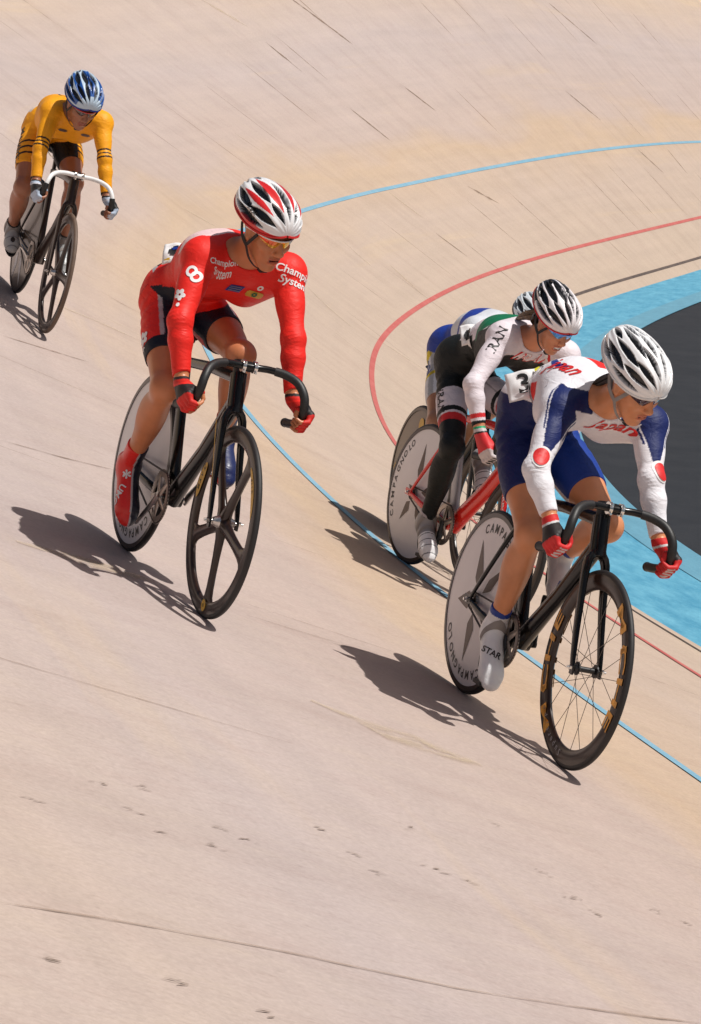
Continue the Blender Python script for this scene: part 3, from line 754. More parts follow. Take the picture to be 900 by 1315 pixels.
        gv, gq = mesh_field(sub.astype(np.float32), Fd.lo + i0 * h, h); gv = smooth_mesh(gv, gq, 1, 0.3)
        rel = gv - c; ang = np.degrees(np.arctan2(rel @ hd['fwd'], rel @ hd['out'])); ax_ = rel @ hd['T']; tw = (gv - a) @ f
        o = link('glove', mesh_np('glove', gv, gq, col=gl['fn'](ang, ax_, tw, np.linalg.norm(rel, axis=1))), root, MT['glove'])
    # shoes
    for sd in 'RL':
        if ('knee' + sd) not in J: continue
        build_shoe(root, J['knee' + sd], J['ank' + sd], J['toe' + sd], 1 if sd == 'L' else -1, opts['shoe' + sd] if ('shoe' + sd) in opts else opts['shoe'])
    return ret

def build_shoe(root, kn, an, to, sg, so):
    h = 0.0035; e = unit(an - kn)
    heel = an + e * 0.042; f = unit(to - heel); heel = heel - f * 0.040
    up = unit(-e - f * (-e).dot(f)); side = np.cross(f, up)
    tip = to + f * 0.062
    pts = np.array([an - e * 0.1, heel, tip]); Fs = Field(pts.min(0) - 0.08, pts.max(0) + 0.08, h)
    Fs.cone(heel, heel + f * 0.05, 0.033, 0.034, 0.01); Fs.cone(heel + f * 0.02, to, 0.034, 0.040, 0.02, flat=(side, 0.95))
    Fs.cone(to, to + f * 0.035, 0.040, 0.034, 0.015, flat=(up, 0.78)); Fs.cone(to + f * 0.03, tip - f * 0.02, 0.033, 0.022, 0.015, flat=(up, 0.8))
    top = so.get('top', 0.05)
    Fs.cone(an + e * 0.03, an, 0.038, 0.039, 0.02); Fs.cone(an, an - e * (top + 0.04), 0.0385, 0.0385 + so.get('flare', 0.0), 0.015)
    Fs.cone(an + e * 0.01 + f * 0.01, to + up * 0.01, 0.034, 0.032, 0.03)
    ax = [Fs.lo[i] + h * np.arange(Fs.n[i]) for i in range(3)]; X, Y, Z = np.meshgrid(*ax, indexing='ij')
    a = an - e * top; dn = (X - a[0]) * -e[0] + (Y - a[1]) * -e[1] + (Z - a[2]) * -e[2]
    b = to - up * 0.026; ds = (X - b[0]) * -up[0] + (Y - b[1]) * -up[1] + (Z - b[2]) * -up[2]
    Fs.D = np.maximum(np.maximum(Fs.D, dn), ds).astype(np.float32)
    V, Q = mesh_field(Fs.D, Fs.lo, h); V = smooth_mesh(V, Q, 1, 0.4)
    L = np.stack([(V - heel) @ f, (V - heel) @ side * sg, (V - heel) @ up, (V - an) @ -e], 1)     # along, outward?, height, up the ankle
    o = link('shoe', mesh_np('shoe', V, Q, col=so['fn'](L, V)), root, MT['shoe'])
    # closing straps across the instep
    bv = BVHTree.FromPolygons(V.tolist(), Q.tolist())
    for d0 in so.get('straps', (0.085, 0.125)):
        m = MB(); A = []; cpt = heel + f * d0 + up * 0.0
        for k in range(15):
            an_ = math.radians(-75 + 150 * k / 14); dr_ = side * math.sin(an_) + up * math.cos(an_)
            for w_ in (-0.009, 0.009):
                o_ = Vector(cpt + f * (w_ - 0.02 * math.cos(an_)) + dr_ * 0.14); hh = bv.ray_cast(o_, Vector(-dr_), 0.3)
                A.append(tuple(hh[0] + hh[1] * 0.0022) if hh[0] is not None else None)
        Fq_ = [[2 * k, 2 * k + 1, 2 * k + 3, 2 * k + 2] for k in range(14) if None not in A[2 * k:2 * k + 4]]
        A = [a_ if a_ else (0, 0, 0) for a_ in A]
        if Fq_: m.add(A, Fq_); m.build('closing_strap', MT[so.get('strap', 'pale_strap')], o)
    # sole with cleat
    m = MB(); Ps = []
    n = 20; lay = []
    for lv, (dz, gr) in enumerate(((-0.0262, 1.0), (-0.034, 0.96))):
        for k in range(n):
            t = 2 * math.pi * k / n; x = math.cos(t); y = math.sin(t)
            along = 0.118 + 0.122 * x; half = (0.037 + 0.006 * x - 0.008 * math.exp(-((along - 0.09) / 0.03) ** 2)) * gr
            p = heel + f * along + side * (y * half) ; p = p - up * ((p - (to + up * dz)) @ up)
            lay.append(p)
    F = [[k, (k + 1) % n, (k + 1) % n + n, k + n] for k in range(n)] + [list(range(n))[::-1], [k + n for k in range(n)]]
    m.add(lay, F); m.build('sole', MT['black'], o)
    c = MB(); box(c, to - up * 0.039, (0.05, 0.04, 0.012), Matrix((f, side, up)).transposed()); c.build('cleat', MT['black'], o)
    return o

# ---------------------------------------------------------------- print on curved things
_txt = {}
TOL = [0.13]
def text_mesh(s, shear=0.0, space=1.0):
    key = (s, shear, space)
    if key in _txt: return _txt[key]
    cu = bpy.data.curves.new('lettering', 'FONT'); cu.body = s; cu.size = 1; cu.shear = shear; cu.space_character = space
    cu.align_x = 'CENTER'; cu.align_y = 'CENTER'; cu.resolution_u = 3; cu.offset = 0.018
    o = bpy.data.objects.new('lettering', cu); COL.objects.link(o)
    dg = bpy.context.evaluated_depsgraph_get(); me = bpy.data.meshes.new_from_object(o.evaluated_get(dg))
    V = [(v.co.x, v.co.y) for v in me.vertices]; F = [list(p.vertices) for p in me.polygons]
    bpy.data.objects.remove(o); bpy.data.curves.remove(cu); bpy.data.meshes.remove(me)
    _txt[key] = (V, F); return V, F

def project(bvh, V2, F, org, dr, xax, yax, lift=0.0015, size=1.0, dmax=None):
    """lay flat shape V2 on the surface met from org along dr"""
    org, dr, xax, yax = Vector(org), Vector(dr).normalized(), Vector(xax).normalized(), Vector(yax)
    xax = (xax - dr * xax.dot(dr)).normalized(); yax = (yax - dr * yax.dot(dr) - xax * yax.dot(xax)).normalized()
    out = []; ok = []
    for (x, y) in V2:
        o = org + xax * (x * size) + yax * (y * size)
        hit = bvh.ray_cast(o, dr, 0.6)
        if hit[0] is None: out.append(o + dr * 0.1); ok.append(False)
        else: out.append(hit[0] - dr * lift + hit[1] * (lift * 0.6 if hit[1].dot(dr) < 0 else -lift * 0.6)); ok.append(True)
    F2 = [f for f in F if all(ok[i] for i in f)]
    F3 = []
    for f in F2:       # drop pieces that fall over an edge
        zs = [(out[i] - org).dot(dr) for i in f]
        if max(zs) - min(zs) < 0.05 and (dmax is None or abs(sum(zs) / len(zs) - dmax[0]) < dmax[1]): F3.append(f)
    return out, F3

def decal(rd, parent, name, V2, F, anchor, view, xax, yax, mat, size=1.0, lift=0.0015, back=0.25):
    """anchor: point near the surface; view: direction from which the print is applied (pointing at the body)"""
    dr = Vector(view).normalized(); org = Vector(anchor) - dr * back
    V, F2 = project(rd['bvh'], V2, F, org, dr, xax, yax, lift, size, (back, TOL[0]))
    if not F2: return None
    m = MB(); m.add(V, F2); return m.build(name, mat, parent, smooth=False)

def dtext(rd, s, anchor, view, xax, yax, mat, size, shear=0.0, space=1.0, parent=None, name='lettering', back=0.25):
    V, F = text_mesh(s, shear, space); return decal(rd, parent or rd['suit'], name, V, F, anchor, view, xax, yax, mat, size, back=back)

def grid_shape(fn, w, h, n=16, m=10):
    """rectangle grid kept where fn(x,y) true, x,y in -1..1"""
    V = []; F = []
    for j in range(m + 1):
        for i in range(n + 1): V.append((w * (i / n - 0.5), h * (j / m - 0.5)))
    for j in range(m):
        for i in range(n):
            x, y = (i + 0.5) / n * 2 - 1, (j + 0.5) / m * 2 - 1
            if fn(x, y): a = j * (n + 1) + i; F.append([a, a + 1, a + n + 2, a + n + 1])
    return V, F
def disc_shape(r, n=24, rings=3, r0=0.0, lob=None):
    V = []; F = []
    for q in range(rings + 1):
        rr = r0 + (r - r0) * q / rings
        for k in range(n):
            a = 2 * math.pi * k / n; g = lob(a) if lob else 1; V.append((rr * g * math.cos(a), rr * g * math.sin(a)))
    for q in range(rings):
        for k in range(n): a, b = q * n + k, q * n + (k + 1) % n; F.append([a, b, b + n, a + n])
    return V, F

# ---------------------------------------------------------------- helmet
def build_helmet(rd, style):
    H, HR = rd['H'], rd['HR']
    tilt = np.array(Matrix.Rotation(math.radians(style.get('tilt', 3)), 3, 'Y'))
    c0 = np.array([-0.016, 0, 0.058]); A1, A2, B, Cz = 0.130, 0.162, 0.102, 0.099
    nth, nph = 150, 190
    th = np.linspace(0.02, math.pi - 0.02, nth); ph = np.radians(np.linspace(-104, 104, nph))
    TH, PH = np.meshgrid(th, ph, indexing='ij'); TD, PD = np.degrees(TH), np.degrees(PH)
    def lens(pc, tc, w, L, sl=0.0):
        u = (PD - (pc + sl * (TD - tc))) / w; v = (TD - tc) / L
        q = 1 - v * v; return np.clip((q - np.abs(u)) / 0.13, 0, 1) * (q > 0)
    vent = np.zeros_like(TH); red = np.zeros_like(TH)
    K = style['kind']
    for sg in (1, -1):
        if K == 'white':
            specs = [(13, 62, 6.5, 34, .10), (37, 50, 7.5, 30, .16), (22, 108, 6.5, 34, -.06), (47, 98, 7.5, 30, .03), (62, 58, 8, 30, .10), (70, 108, 9, 28, -.05), (86, 70, 6, 30, .0), (40, 140, 9, 20, 0), (8, 132, 6, 22, 0), (84, 124, 7, 20, 0)]
        elif K == 'black':
            specs = [(16, 52, 8, 30, .06), (40, 55, 8, 32, .14), (64, 56, 9, 32, .10), (14, 104, 9.5, 32, 0), (38, 110, 10, 32, .0), (62, 108, 10, 28, 0), (84, 82, 7, 36, 0), (26, 142, 9, 18, 0), (70, 142, 9, 16, 0)]
        else:
            specs = [(28, 44, 8.5, 24, .16), (34, 100, 8.5, 32, .04), (64, 58, 10, 32, .12), (68, 114, 10, 30, .0), (42, 148, 9, 16, 0), (85, 86, 8, 40, 0), (12, 142, 8, 18, 0)]
        for (pc, tc, w_, L, sl) in specs: vent = np.maximum(vent, lens(sg * pc, tc, w_, L, sg * sl))
    if K == 'white' or K == 'black' : vent = np.maximum(vent, lens(0, 84 if K == 'black' else 96, 5.5, 40 if K == 'black' else 26))
    else: vent = np.maximum(vent, lens(0, 68, 8.5, 46))
    for sg in (1, -1):
        if K == 'red':
            red = np.maximum(red, lens(sg * 18, 88, 8.0, 46, sg * .05)); red = np.maximum(red, lens(sg * 49, 84, 6.5, 40, sg * .12)); red = np.maximum(red, lens(sg * 98, 66, 7.5, 58))
    red = red * (vent < 0.4)
    rr = 1 - 0.16 * vent + 0.025 * np.sin(np.radians(PD) * 9) ** 2 * np.sin(TH) * (1 - vent)
    X = np.where(np.cos(TH) > 0, A1, A2) * np.cos(TH); s = np.sin(TH) ** 0.86
    rim = style.get('rim', 1.0)
    Y = B * s * np.sin(PH); Zc = Cz * s * np.cos(PH)
    flare = np.where(np.cos(TH) < -0.5, 0.02 * (-np.cos(TH) - 0.5), 0)
    P = np.stack([X * rr, Y * rr, (Zc * rr + flare)], -1).reshape(-1, 3) @ tilt.T + c0
    V = P @ HR.T + H
    base = np.array(style['base'][:3]); ink = np.array((0.014, 0.014, 0.016)); rc = np.array(style.get('accent', (0.5, .02, .02))[:3])
    v3 = np.clip(vent * 2.2, 0, 1).reshape(-1, 1); r3 = np.clip(red * 3, 0, 1).reshape(-1, 1)
    col = base * (1 - r3) + rc * r3; col = col * (1 - v3) + ink * v3
    if style.get('back'):       # dark rear shell with pale ribs at the front
        bk = ((TD > style['back']) ).reshape(-1); rib = (np.abs(((PD + 180) % 26) - 13) > 10.2).reshape(-1)
        m = bk & ~rib; col[m] = ink * 1.3
    if style.get('fn'): col = style['fn'](col, TD.reshape(-1), PD.reshape(-1), vent.reshape(-1))
    i, j = np.meshgrid(np.arange(nth - 1), np.arange(nph - 1), indexing='ij'); a = (i * nph + j).ravel()
    F = np.stack([a, a + 1, a + nph + 1, a + nph], 1)
    o = link('helmet', mesh_np('helmet', V, F, col=col), rd['root'], MT['shell'])
    # liner inside, closes the shell's lower edge
    m = MB(); n1, n2 = 26, 30; Vl = []
    for q in range(n1):
        t = 0.02 + (math.pi - 0.04) * q / (n1 - 1)
        for k in range(n2):
            f_ = math.radians(-103 + 206 * k / (n2 - 1)); x = (A1 if math.cos(t) > 0 else A2) * math.cos(t); s_ = math.sin(t) ** 0.86
            p = np.array([x, B * s_ * math.sin(f_), Cz * s_ * math.cos(f_) + (0.02 * (-math.cos(t) - .5) if math.cos(t) < -.5 else 0)]) * 0.825
            Vl.append(tuple((p @ tilt.T + c0) @ HR.T + H))
    m.add(Vl, [[q * n2 + k, q * n2 + k + 1, (q + 1) * n2 + k + 1, (q + 1) * n2 + k] for q in range(n1 - 1) for k in range(n2 - 1)])
    m.build('liner', MT['liner'], o)
    # rolled lower rim
    for sg, (nm) in ((1, 'rim_trim'), (-1, 'rim_trim')):
        m = MB(); col_j = nph - 1 if sg > 0 else 0
        path = V.reshape(nth, nph, 3)[::6, col_j]; tube(m, [tuple(p) for p in path], 0.0045, n=6); m.build(nm, style.get('rim_mat', MT['black']), o)
    # chin straps
    hl = rd['hl']
    for sg in (1, -1):
        m = MB(); y = 0.079 * sg
        ear = hl(0.018, 0.082 * sg, -0.040)
        for path in ([hl(0.055, 0.078 * sg, 0.022), hl(0.036, 0.081 * sg, -0.010), ear], [hl(-0.055, 0.074 * sg, 0.010), hl(-0.020, 0.083 * sg, -0.022), ear],
                     [ear, hl(0.030, 0.064 * sg, -0.082), hl(0.040, 0.034 * sg, -0.112), hl(0.044, 0.0, -0.123)]):
            tube(m, smooth_path(path, 5), 0.0018, 0.0075, n=6, up=tuple(HR @ np.array([0, sg, 0.1])))
        m.build('strap', style.get('strap', MT['strap']), o)
    m = MB(); box(m, hl(0.043, 0, -0.125), (0.020, 0.03, 0.010), Matrix(HR.tolist())); m.build('buckle', MT['black'], o)
    return o

def build_glasses(rd, lens_fn, frame_mat, rough=0.08):
    hl = rd['hl']; H, HR = rd['H'], rd['HR']
    # lens: wrapped shield in two lobes
    V = []; F = []; n, m_ = 41, 9; col = []
    for k in range(n):
        a = math.radians(-72 + 144 * k / (n - 1)); lo = 0.030 - 0.016 * abs(math.sin(a)) ** 2.2
        dn = 0.026 * (1 - abs(math.sin(a) * 1.02) ** 3.2) ** 0.7 if abs(math.sin(a)) < 0.975 else 0.002
        notch = 0.017 * math.exp(-(math.degrees(a) / 9.0) ** 2)
        top, bot = 0.024, 0.020 - dn - 0.010 * math.exp(-((abs(math.degrees(a)) - 26) / 20) ** 2) + notch
        for q in range(m_):
            t = q / (m_ - 1); z = top + (bot - top) * t; r = 1 - 0.10 * t * t
            V.append(hl(0.014 + 0.092 * math.cos(a) * r - 0.004 * t, 0.081 * math.sin(a) * r, z)); col.append(lens_fn(math.degrees(a), t))
    for k in range(n - 1):
        for q in range(m_ - 1): a = k * m_ + q; F.append([a, a + 1, a + m_ + 1, a + m_])
    me = mesh_np('sunglasses', np.array(V), F, col=np.array(col)); o = link('sunglasses', me, rd['root'], lens_mat(rough))
    md = o.modifiers.new('thickness', 'SOLIDIFY'); md.thickness = 0.0018
    m = MB(); top = [V[k * m_] for k in range(0, n, 2)]; tube(m, [tuple(p) for p in top], 0.0028, 0.0022, n=6)
    for sg in (1, -1):
        e = V[(n - 1) * m_ if sg > 0 else 0]; tube(m, [tuple(e), tuple(hl(0.0, 0.080 * sg, 0.016)), tuple(hl(-0.02, 0.078 * sg, 0.010))], 0.0036, 0.0018, n=6, up=tuple(HR @ np.array([0, 0, 1])))
    m.build('frame', frame_mat, o); return o

_lm = {}
def lens_mat(rough):
    if rough in _lm: return _lm[rough]
    m, n, b = new_mat('mirror_lens'); a = n.nodes.new('ShaderNodeAttribute'); a.attribute_name = 'Col'
    n.links.new(a.outputs['Color'], b.inputs['Base Color']); b.inputs['Roughness'].default_value = rough; b.inputs['Metallic'].default_value = 0.45
    b.inputs['Coat Weight'].default_value = 1.0; _lm[rough] = m; return m
# ================================================================ the bicycles
WR, WBASE = 0.335, 0.975
RH, FH, BBP = Vector((0, 0, WR)), Vector((WBASE, 0, WR)), Vector((0.39, 0, 0.285))

def arc_text(parent, s, c, r, size, start, mat, yy, side=-1, step=None, stretch=1.0, shear=0.0, name='lettering', cone=None, flip=False):
    """letters round a wheel face.  side -1: seen from the bicycle's right.  start: angle (deg, seen from that side, counter-clockwise from forward) of the first letter"""
    m = MB(); a = start
    for ch in s:
        V, F = text_mesh(ch, shear) if ch != ' ' else ([], [])
        w = (max(v[0] for v in V) - min(v[0] for v in V)) * size * stretch if V else size * 0.35
        if V:
            am = a; ca, sa = math.cos(math.radians(am)), math.sin(math.radians(am)); x0 = (max(v[0] for v in V) + min(v[0] for v in V)) / 2
            P = []
            for (x, y) in V:
                x = (x - x0) * size * stretch; y = y * size
                if flip: x, y = -x, -y
                rr = r + y; da = -x / r
                A = math.radians(am) + da; u, v = rr * math.cos(A), rr * math.sin(A)
                # seen from the right the rider's forward points right
                P.append((c[0] + (u if side < 0 else -u), c[1] + side * (yy(rr) if callable(yy) else yy), c[2] + v))
            m.add(P, F)
        stepa = math.degrees((step if step else (w + size * (0.30 if stretch == 1 else 0.16))) / r)
        a += stepa if flip else -stepa
    return m.build(name, mat, parent, smooth=False)

def wheel(root, c, kind, opt):
    tm = MT[opt.get('tyre', 'rubber')]; c = Vector(c)
    hw = 0.05 if c.x > 0.5 else 0.06
    m = MB(); prof = [(WR - 0.011 + 0.0112 * math.cos(a), 0.0112 * math.sin(a)) for a in np.linspace(-math.pi, math.pi, 17)[:-1]]
    lathe_y(m, prof, c, 96); 
    if kind == 'disc':
        d = MB(); R0 = WR - 0.016
        ring = [(R0, 0.0105), (R0 - 0.03, 0.012), (0.20, 0.017), (0.10, 0.024), (0.05, 0.030), (0.034, 0.034)]
        lathe_y(d, [(0.0, 0.034)] + ring[::-1] + [(r, -y) for r, y in ring] + [(0.0, -0.034)], c, 96, closed=False)
        w = d.build('wheel', MT[opt.get('face', 'disc')], root)
        yy = lambda r: float(np.interp(r, [0.0, 0.034, 0.05, 0.1, 0.2, R0 - 0.03, R0], [0.034, 0.034, 0.030, 0.024, 0.017, 0.012, 0.0105])) + 0.0012
        # brake-less rim band
        b = MB(); 
        for sd in (1, -1):
            lathe_y(b, [(R0 + 0.004, sd * 0.0115), (R0 + 0.004, sd * 0.0135), (R0 - 0.012, sd * 0.0140), (R0 - 0.012, sd * 0.0125)], c, 96)
        b.build('rim_band', MT[opt.get('band', 'carbon_brown')], w)
        for (s, size, r, st, mt) in opt.get('text', []): arc_text(w, s, c, r, size, st, MT[mt], yy, -1)
        for (a, r0, r1, wd, mt) in opt.get('kites', []):
            k = MB(); n = 10; V = []; 
            for q in range(n + 1):
                t = q / n; rr = r0 + (r1 - r0) * t; half = wd * (1 - abs(2 * t - 0.45) / (0.45 if t < 0.225 else 1.55)) * 0.5 if False else wd * min(t / 0.28, (1 - t) / 0.72) * 0.5
                for sg in (1, -1):
                    A = math.radians(a) + sg * half / rr; V.append((c[0] + rr * math.cos(A), c[1] - yy(rr), c[2] + rr * math.sin(A)))
            k.add(V, [[2 * q, 2 * q + 1, 2 * q + 3, 2 * q + 2] for q in range(n)]); k.build('kite_mark', MT[mt], w, smooth=False)
        for (a, r, rad, mt, s) in opt.get('dots', []):
            k = MB(); V = [(c[0] + r * math.cos(math.radians(a)) + rad * math.cos(t), c[1] - yy(r) - 0.0006, c[2] + r * math.sin(math.radians(a)) + rad * math.sin(t)) for t in np.linspace(0, 2 * math.pi, 25)[:-1]]
            k.add(V, [list(range(24))]); kk = k.build('emblem', MT[mt], w, smooth=False)
            if not s: continue
            V2, F2 = text_mesh(s); t = MB(); t.add([(c[0] + r * math.cos(math.radians(a)) + x * rad * 1.0, c[1] - yy(r) - 0.0016, c[2] + r * math.sin(math.radians(a)) + y * rad * 1.0) for x, y in V2], F2)
            t.build('lettering', MT['ink'], kk, smooth=False)
    elif kind == 'five':
        d = MB(); R0 = WR - 0.014; R1 = WR - 0.058
        lathe_y(d, [(R0, 0.010), (R0 - 0.014, 0.0125), (R1 + 0.012, 0.0115), (R1, 0.006), (R1 - 0.002, 0), (R1, -0.006), (R1 + 0.012, -0.0115), (R0 - 0.014, -0.0125), (R0, -0.010)], c, 96)
        # blades flare into the rim
        for q in range(5):
            A = math.radians(opt.get('phase', -94) + 72 * q); u = Vector((math.cos(A), 0, math.sin(A))); w_ = Vector((-math.sin(A), 0, math.cos(A)))
            rs = [0.012, 0.03, 0.06, 0.12, 0.18, 0.235, 0.262, 0.276, 0.284]; hwid = [0.030, 0.032, 0.027, 0.023, 0.023, 0.026, 0.034, 0.048, 0.070]; th = [0.020, 0.019, 0.0145, 0.012, 0.011, 0.011, 0.010, 0.010, 0.006]
            V = []; n = 10
            for r_, h_, t_ in zip(rs, hwid, th):
                for k in range(n):
                    b = 2 * math.pi * k / n
                    x = h_ * math.cos(b); off = 0.0
                    V.append(c + u * (math.sqrt(max(r_ * r_ - (x * x if r_ > 0.24 else 0), 0.0001))) + w_ * x + Vector((0, t_ * math.sin(b), 0)))
            F = [[i * n + k, i * n + (k + 1) % n, (i + 1) * n + (k + 1) % n, (i + 1) * n + k] for i in range(len(rs) - 1) for k in range(n)]
            d.add(V, F)
        w = d.build('wheel', MT[opt.get('face', 'carbon_brown')], root, sharp=60)
        yy = lambda r: 0.0136
        for (s, size, r, st, mt) in opt.get('text', []):
            arc_text(w, s, c, r, size, st, MT[mt], yy, -1)
        for (a0, a1, r0, r1, mt) in opt.get('arcs', []):
            k = MB(); n = 14; V = []
            for q in range(n + 1):
                A = math.radians(a0 + (a1 - a0) * q / n); pinch = math.sin(math.pi * q / n) ** 0.5; mid = (r0 + r1) / 2
                for rr in (mid + (r1 - mid) * pinch, mid + (r0 - mid) * pinch): V.append((c[0] + rr * math.cos(A), c[1] - yy(rr), c[2] + rr * math.sin(A)))
            k.add(V, [[2 * q, 2 * q + 1, 2 * q + 3, 2 * q + 2] for q in range(n)]); kk = k.build('rim_label', MT[mt], w, smooth=False)
            arc_text(kk, 'MAVIC', c, (r0 + r1) / 2, (r1 - r0) * 0.55, max(a0, a1) - abs(a1 - a0) * 0.28, MT['ink'], lambda r: 0.0152, -1)
        for (a, r, rad, mt, s) in opt.get('dots', []):
            k = MB(); cx, cz = c[0] + r * math.cos(math.radians(a)), c[2] + r * math.sin(math.radians(a))
            V = [(cx + rad * math.cos(t), c[1] - 0.0142, cz + rad * math.sin(t)) for t in np.linspace(0, 2 * math.pi, 25)[:-1]]
            k.add(V, [list(range(24))]); kk = k.build('emblem', MT[mt], w, smooth=False)
            V2, F2 = text_mesh(s); t = MB(); t.add([(cx + x * rad * 0.75, c[1] - 0.0152, cz + y * rad * 0.75) for x, y in V2], F2); t.build('lettering', MT['ink'], kk, smooth=False)
    else:  # deep rim with wire spokes
        d = MB(); R0 = WR - 0.014; R1 = WR - opt.get('depth', 0.070)
        lathe_y(d, [(R0, 0.010), (R0 - 0.012, 0.0125), ((R0 + R1) / 2, 0.0125), (R1 + 0.008, 0.009), (R1, 0.003), (R1, -0.003), (R1 + 0.008, -0.009), ((R0 + R1) / 2, -0.0125), (R0 - 0.012, -0.0125), (R0, -0.010)], c, 96)
        w = d.build('wheel', MT[opt.get('face', 'carbon_brown')], root)
        yy = lambda r: 0.0136
        for (s, size, r, st, mt, sh) in opt.get('text', []):
            stt = 2.5 if size > 0.05 else 1.0; arc_text(w, s, c, r, size, st, MT[mt], yy, -1, shear=sh, stretch=stt); 
            # the far face carries the same print
            arc_text(w, s, c, r, size, st, MT[mt], yy, 1, shear=sh, stretch=stt)
        ns = opt.get('spokes', 20)
        sm = None
        for q in range(ns):
            side = 1 if q % 2 else -1; A = 2 * math.pi * (q + 0.35) / ns; B = A + (0.95 if (q // 2) % 2 else -0.95)
            p0 = c + Vector((0.019 * math.cos(B), side * 0.033, 0.019 * math.sin(B))); p1 = c + Vector((R1 * math.cos(A), side * 0.003, R1 * math.sin(A)))
            s_ = MB(); tube(s_, [p0, p1], 0.0011, n=5); s_.build('spoke', MT['chain'], w)
    m.build('tyre', tm, w)
    # hub with axle nuts
    hb = MB(); tube(hb, [c + Vector((0, -hw, 0)), c + Vector((0, hw, 0))], 0.0075, n=14)
    if kind == 'wire':
        for sg in (1, -1): tube(hb, [c + Vector((0, sg * 0.036, 0)), c + Vector((0, sg * 0.031, 0))], 0.023, n=20)
        tube(hb, [c + Vector((0, -0.03, 0)), c + Vector((0, 0.03, 0))], 0.010, n=16)
        tube(hb, smooth_path([c + Vector((0, -0.045, 0)), c + Vector((0, -0.036, 0)), c + Vector((0, -0.030, 0))], 3), lerp_list([0.010, 0.017, 0.010], 7), n=16)
    else:
        for sg in (1, -1): tube(hb, [c + Vector((0, sg * 0.040, 0)), c + Vector((0, sg * 0.016, 0))], [0.013, 0.024], n=20)
    hb.build('hub', MT['alu' if kind != 'wire' else 'black'], w)
    for sg in (1, -1):
        nb = MB(); tube(nb, [c + Vector((0, sg * (hw + 0.004), 0)), c + Vector((0, sg * (hw + 0.013), 0))], 0.0095, n=6, caps=True)
        tube(nb, [c + Vector((0, sg * (hw + 0.011), 0)), c + Vector((0, sg * (hw + 0.022), 0))], 0.0055, n=10)
        nb.build('axle_nut', MT['steel'], w)
    return w

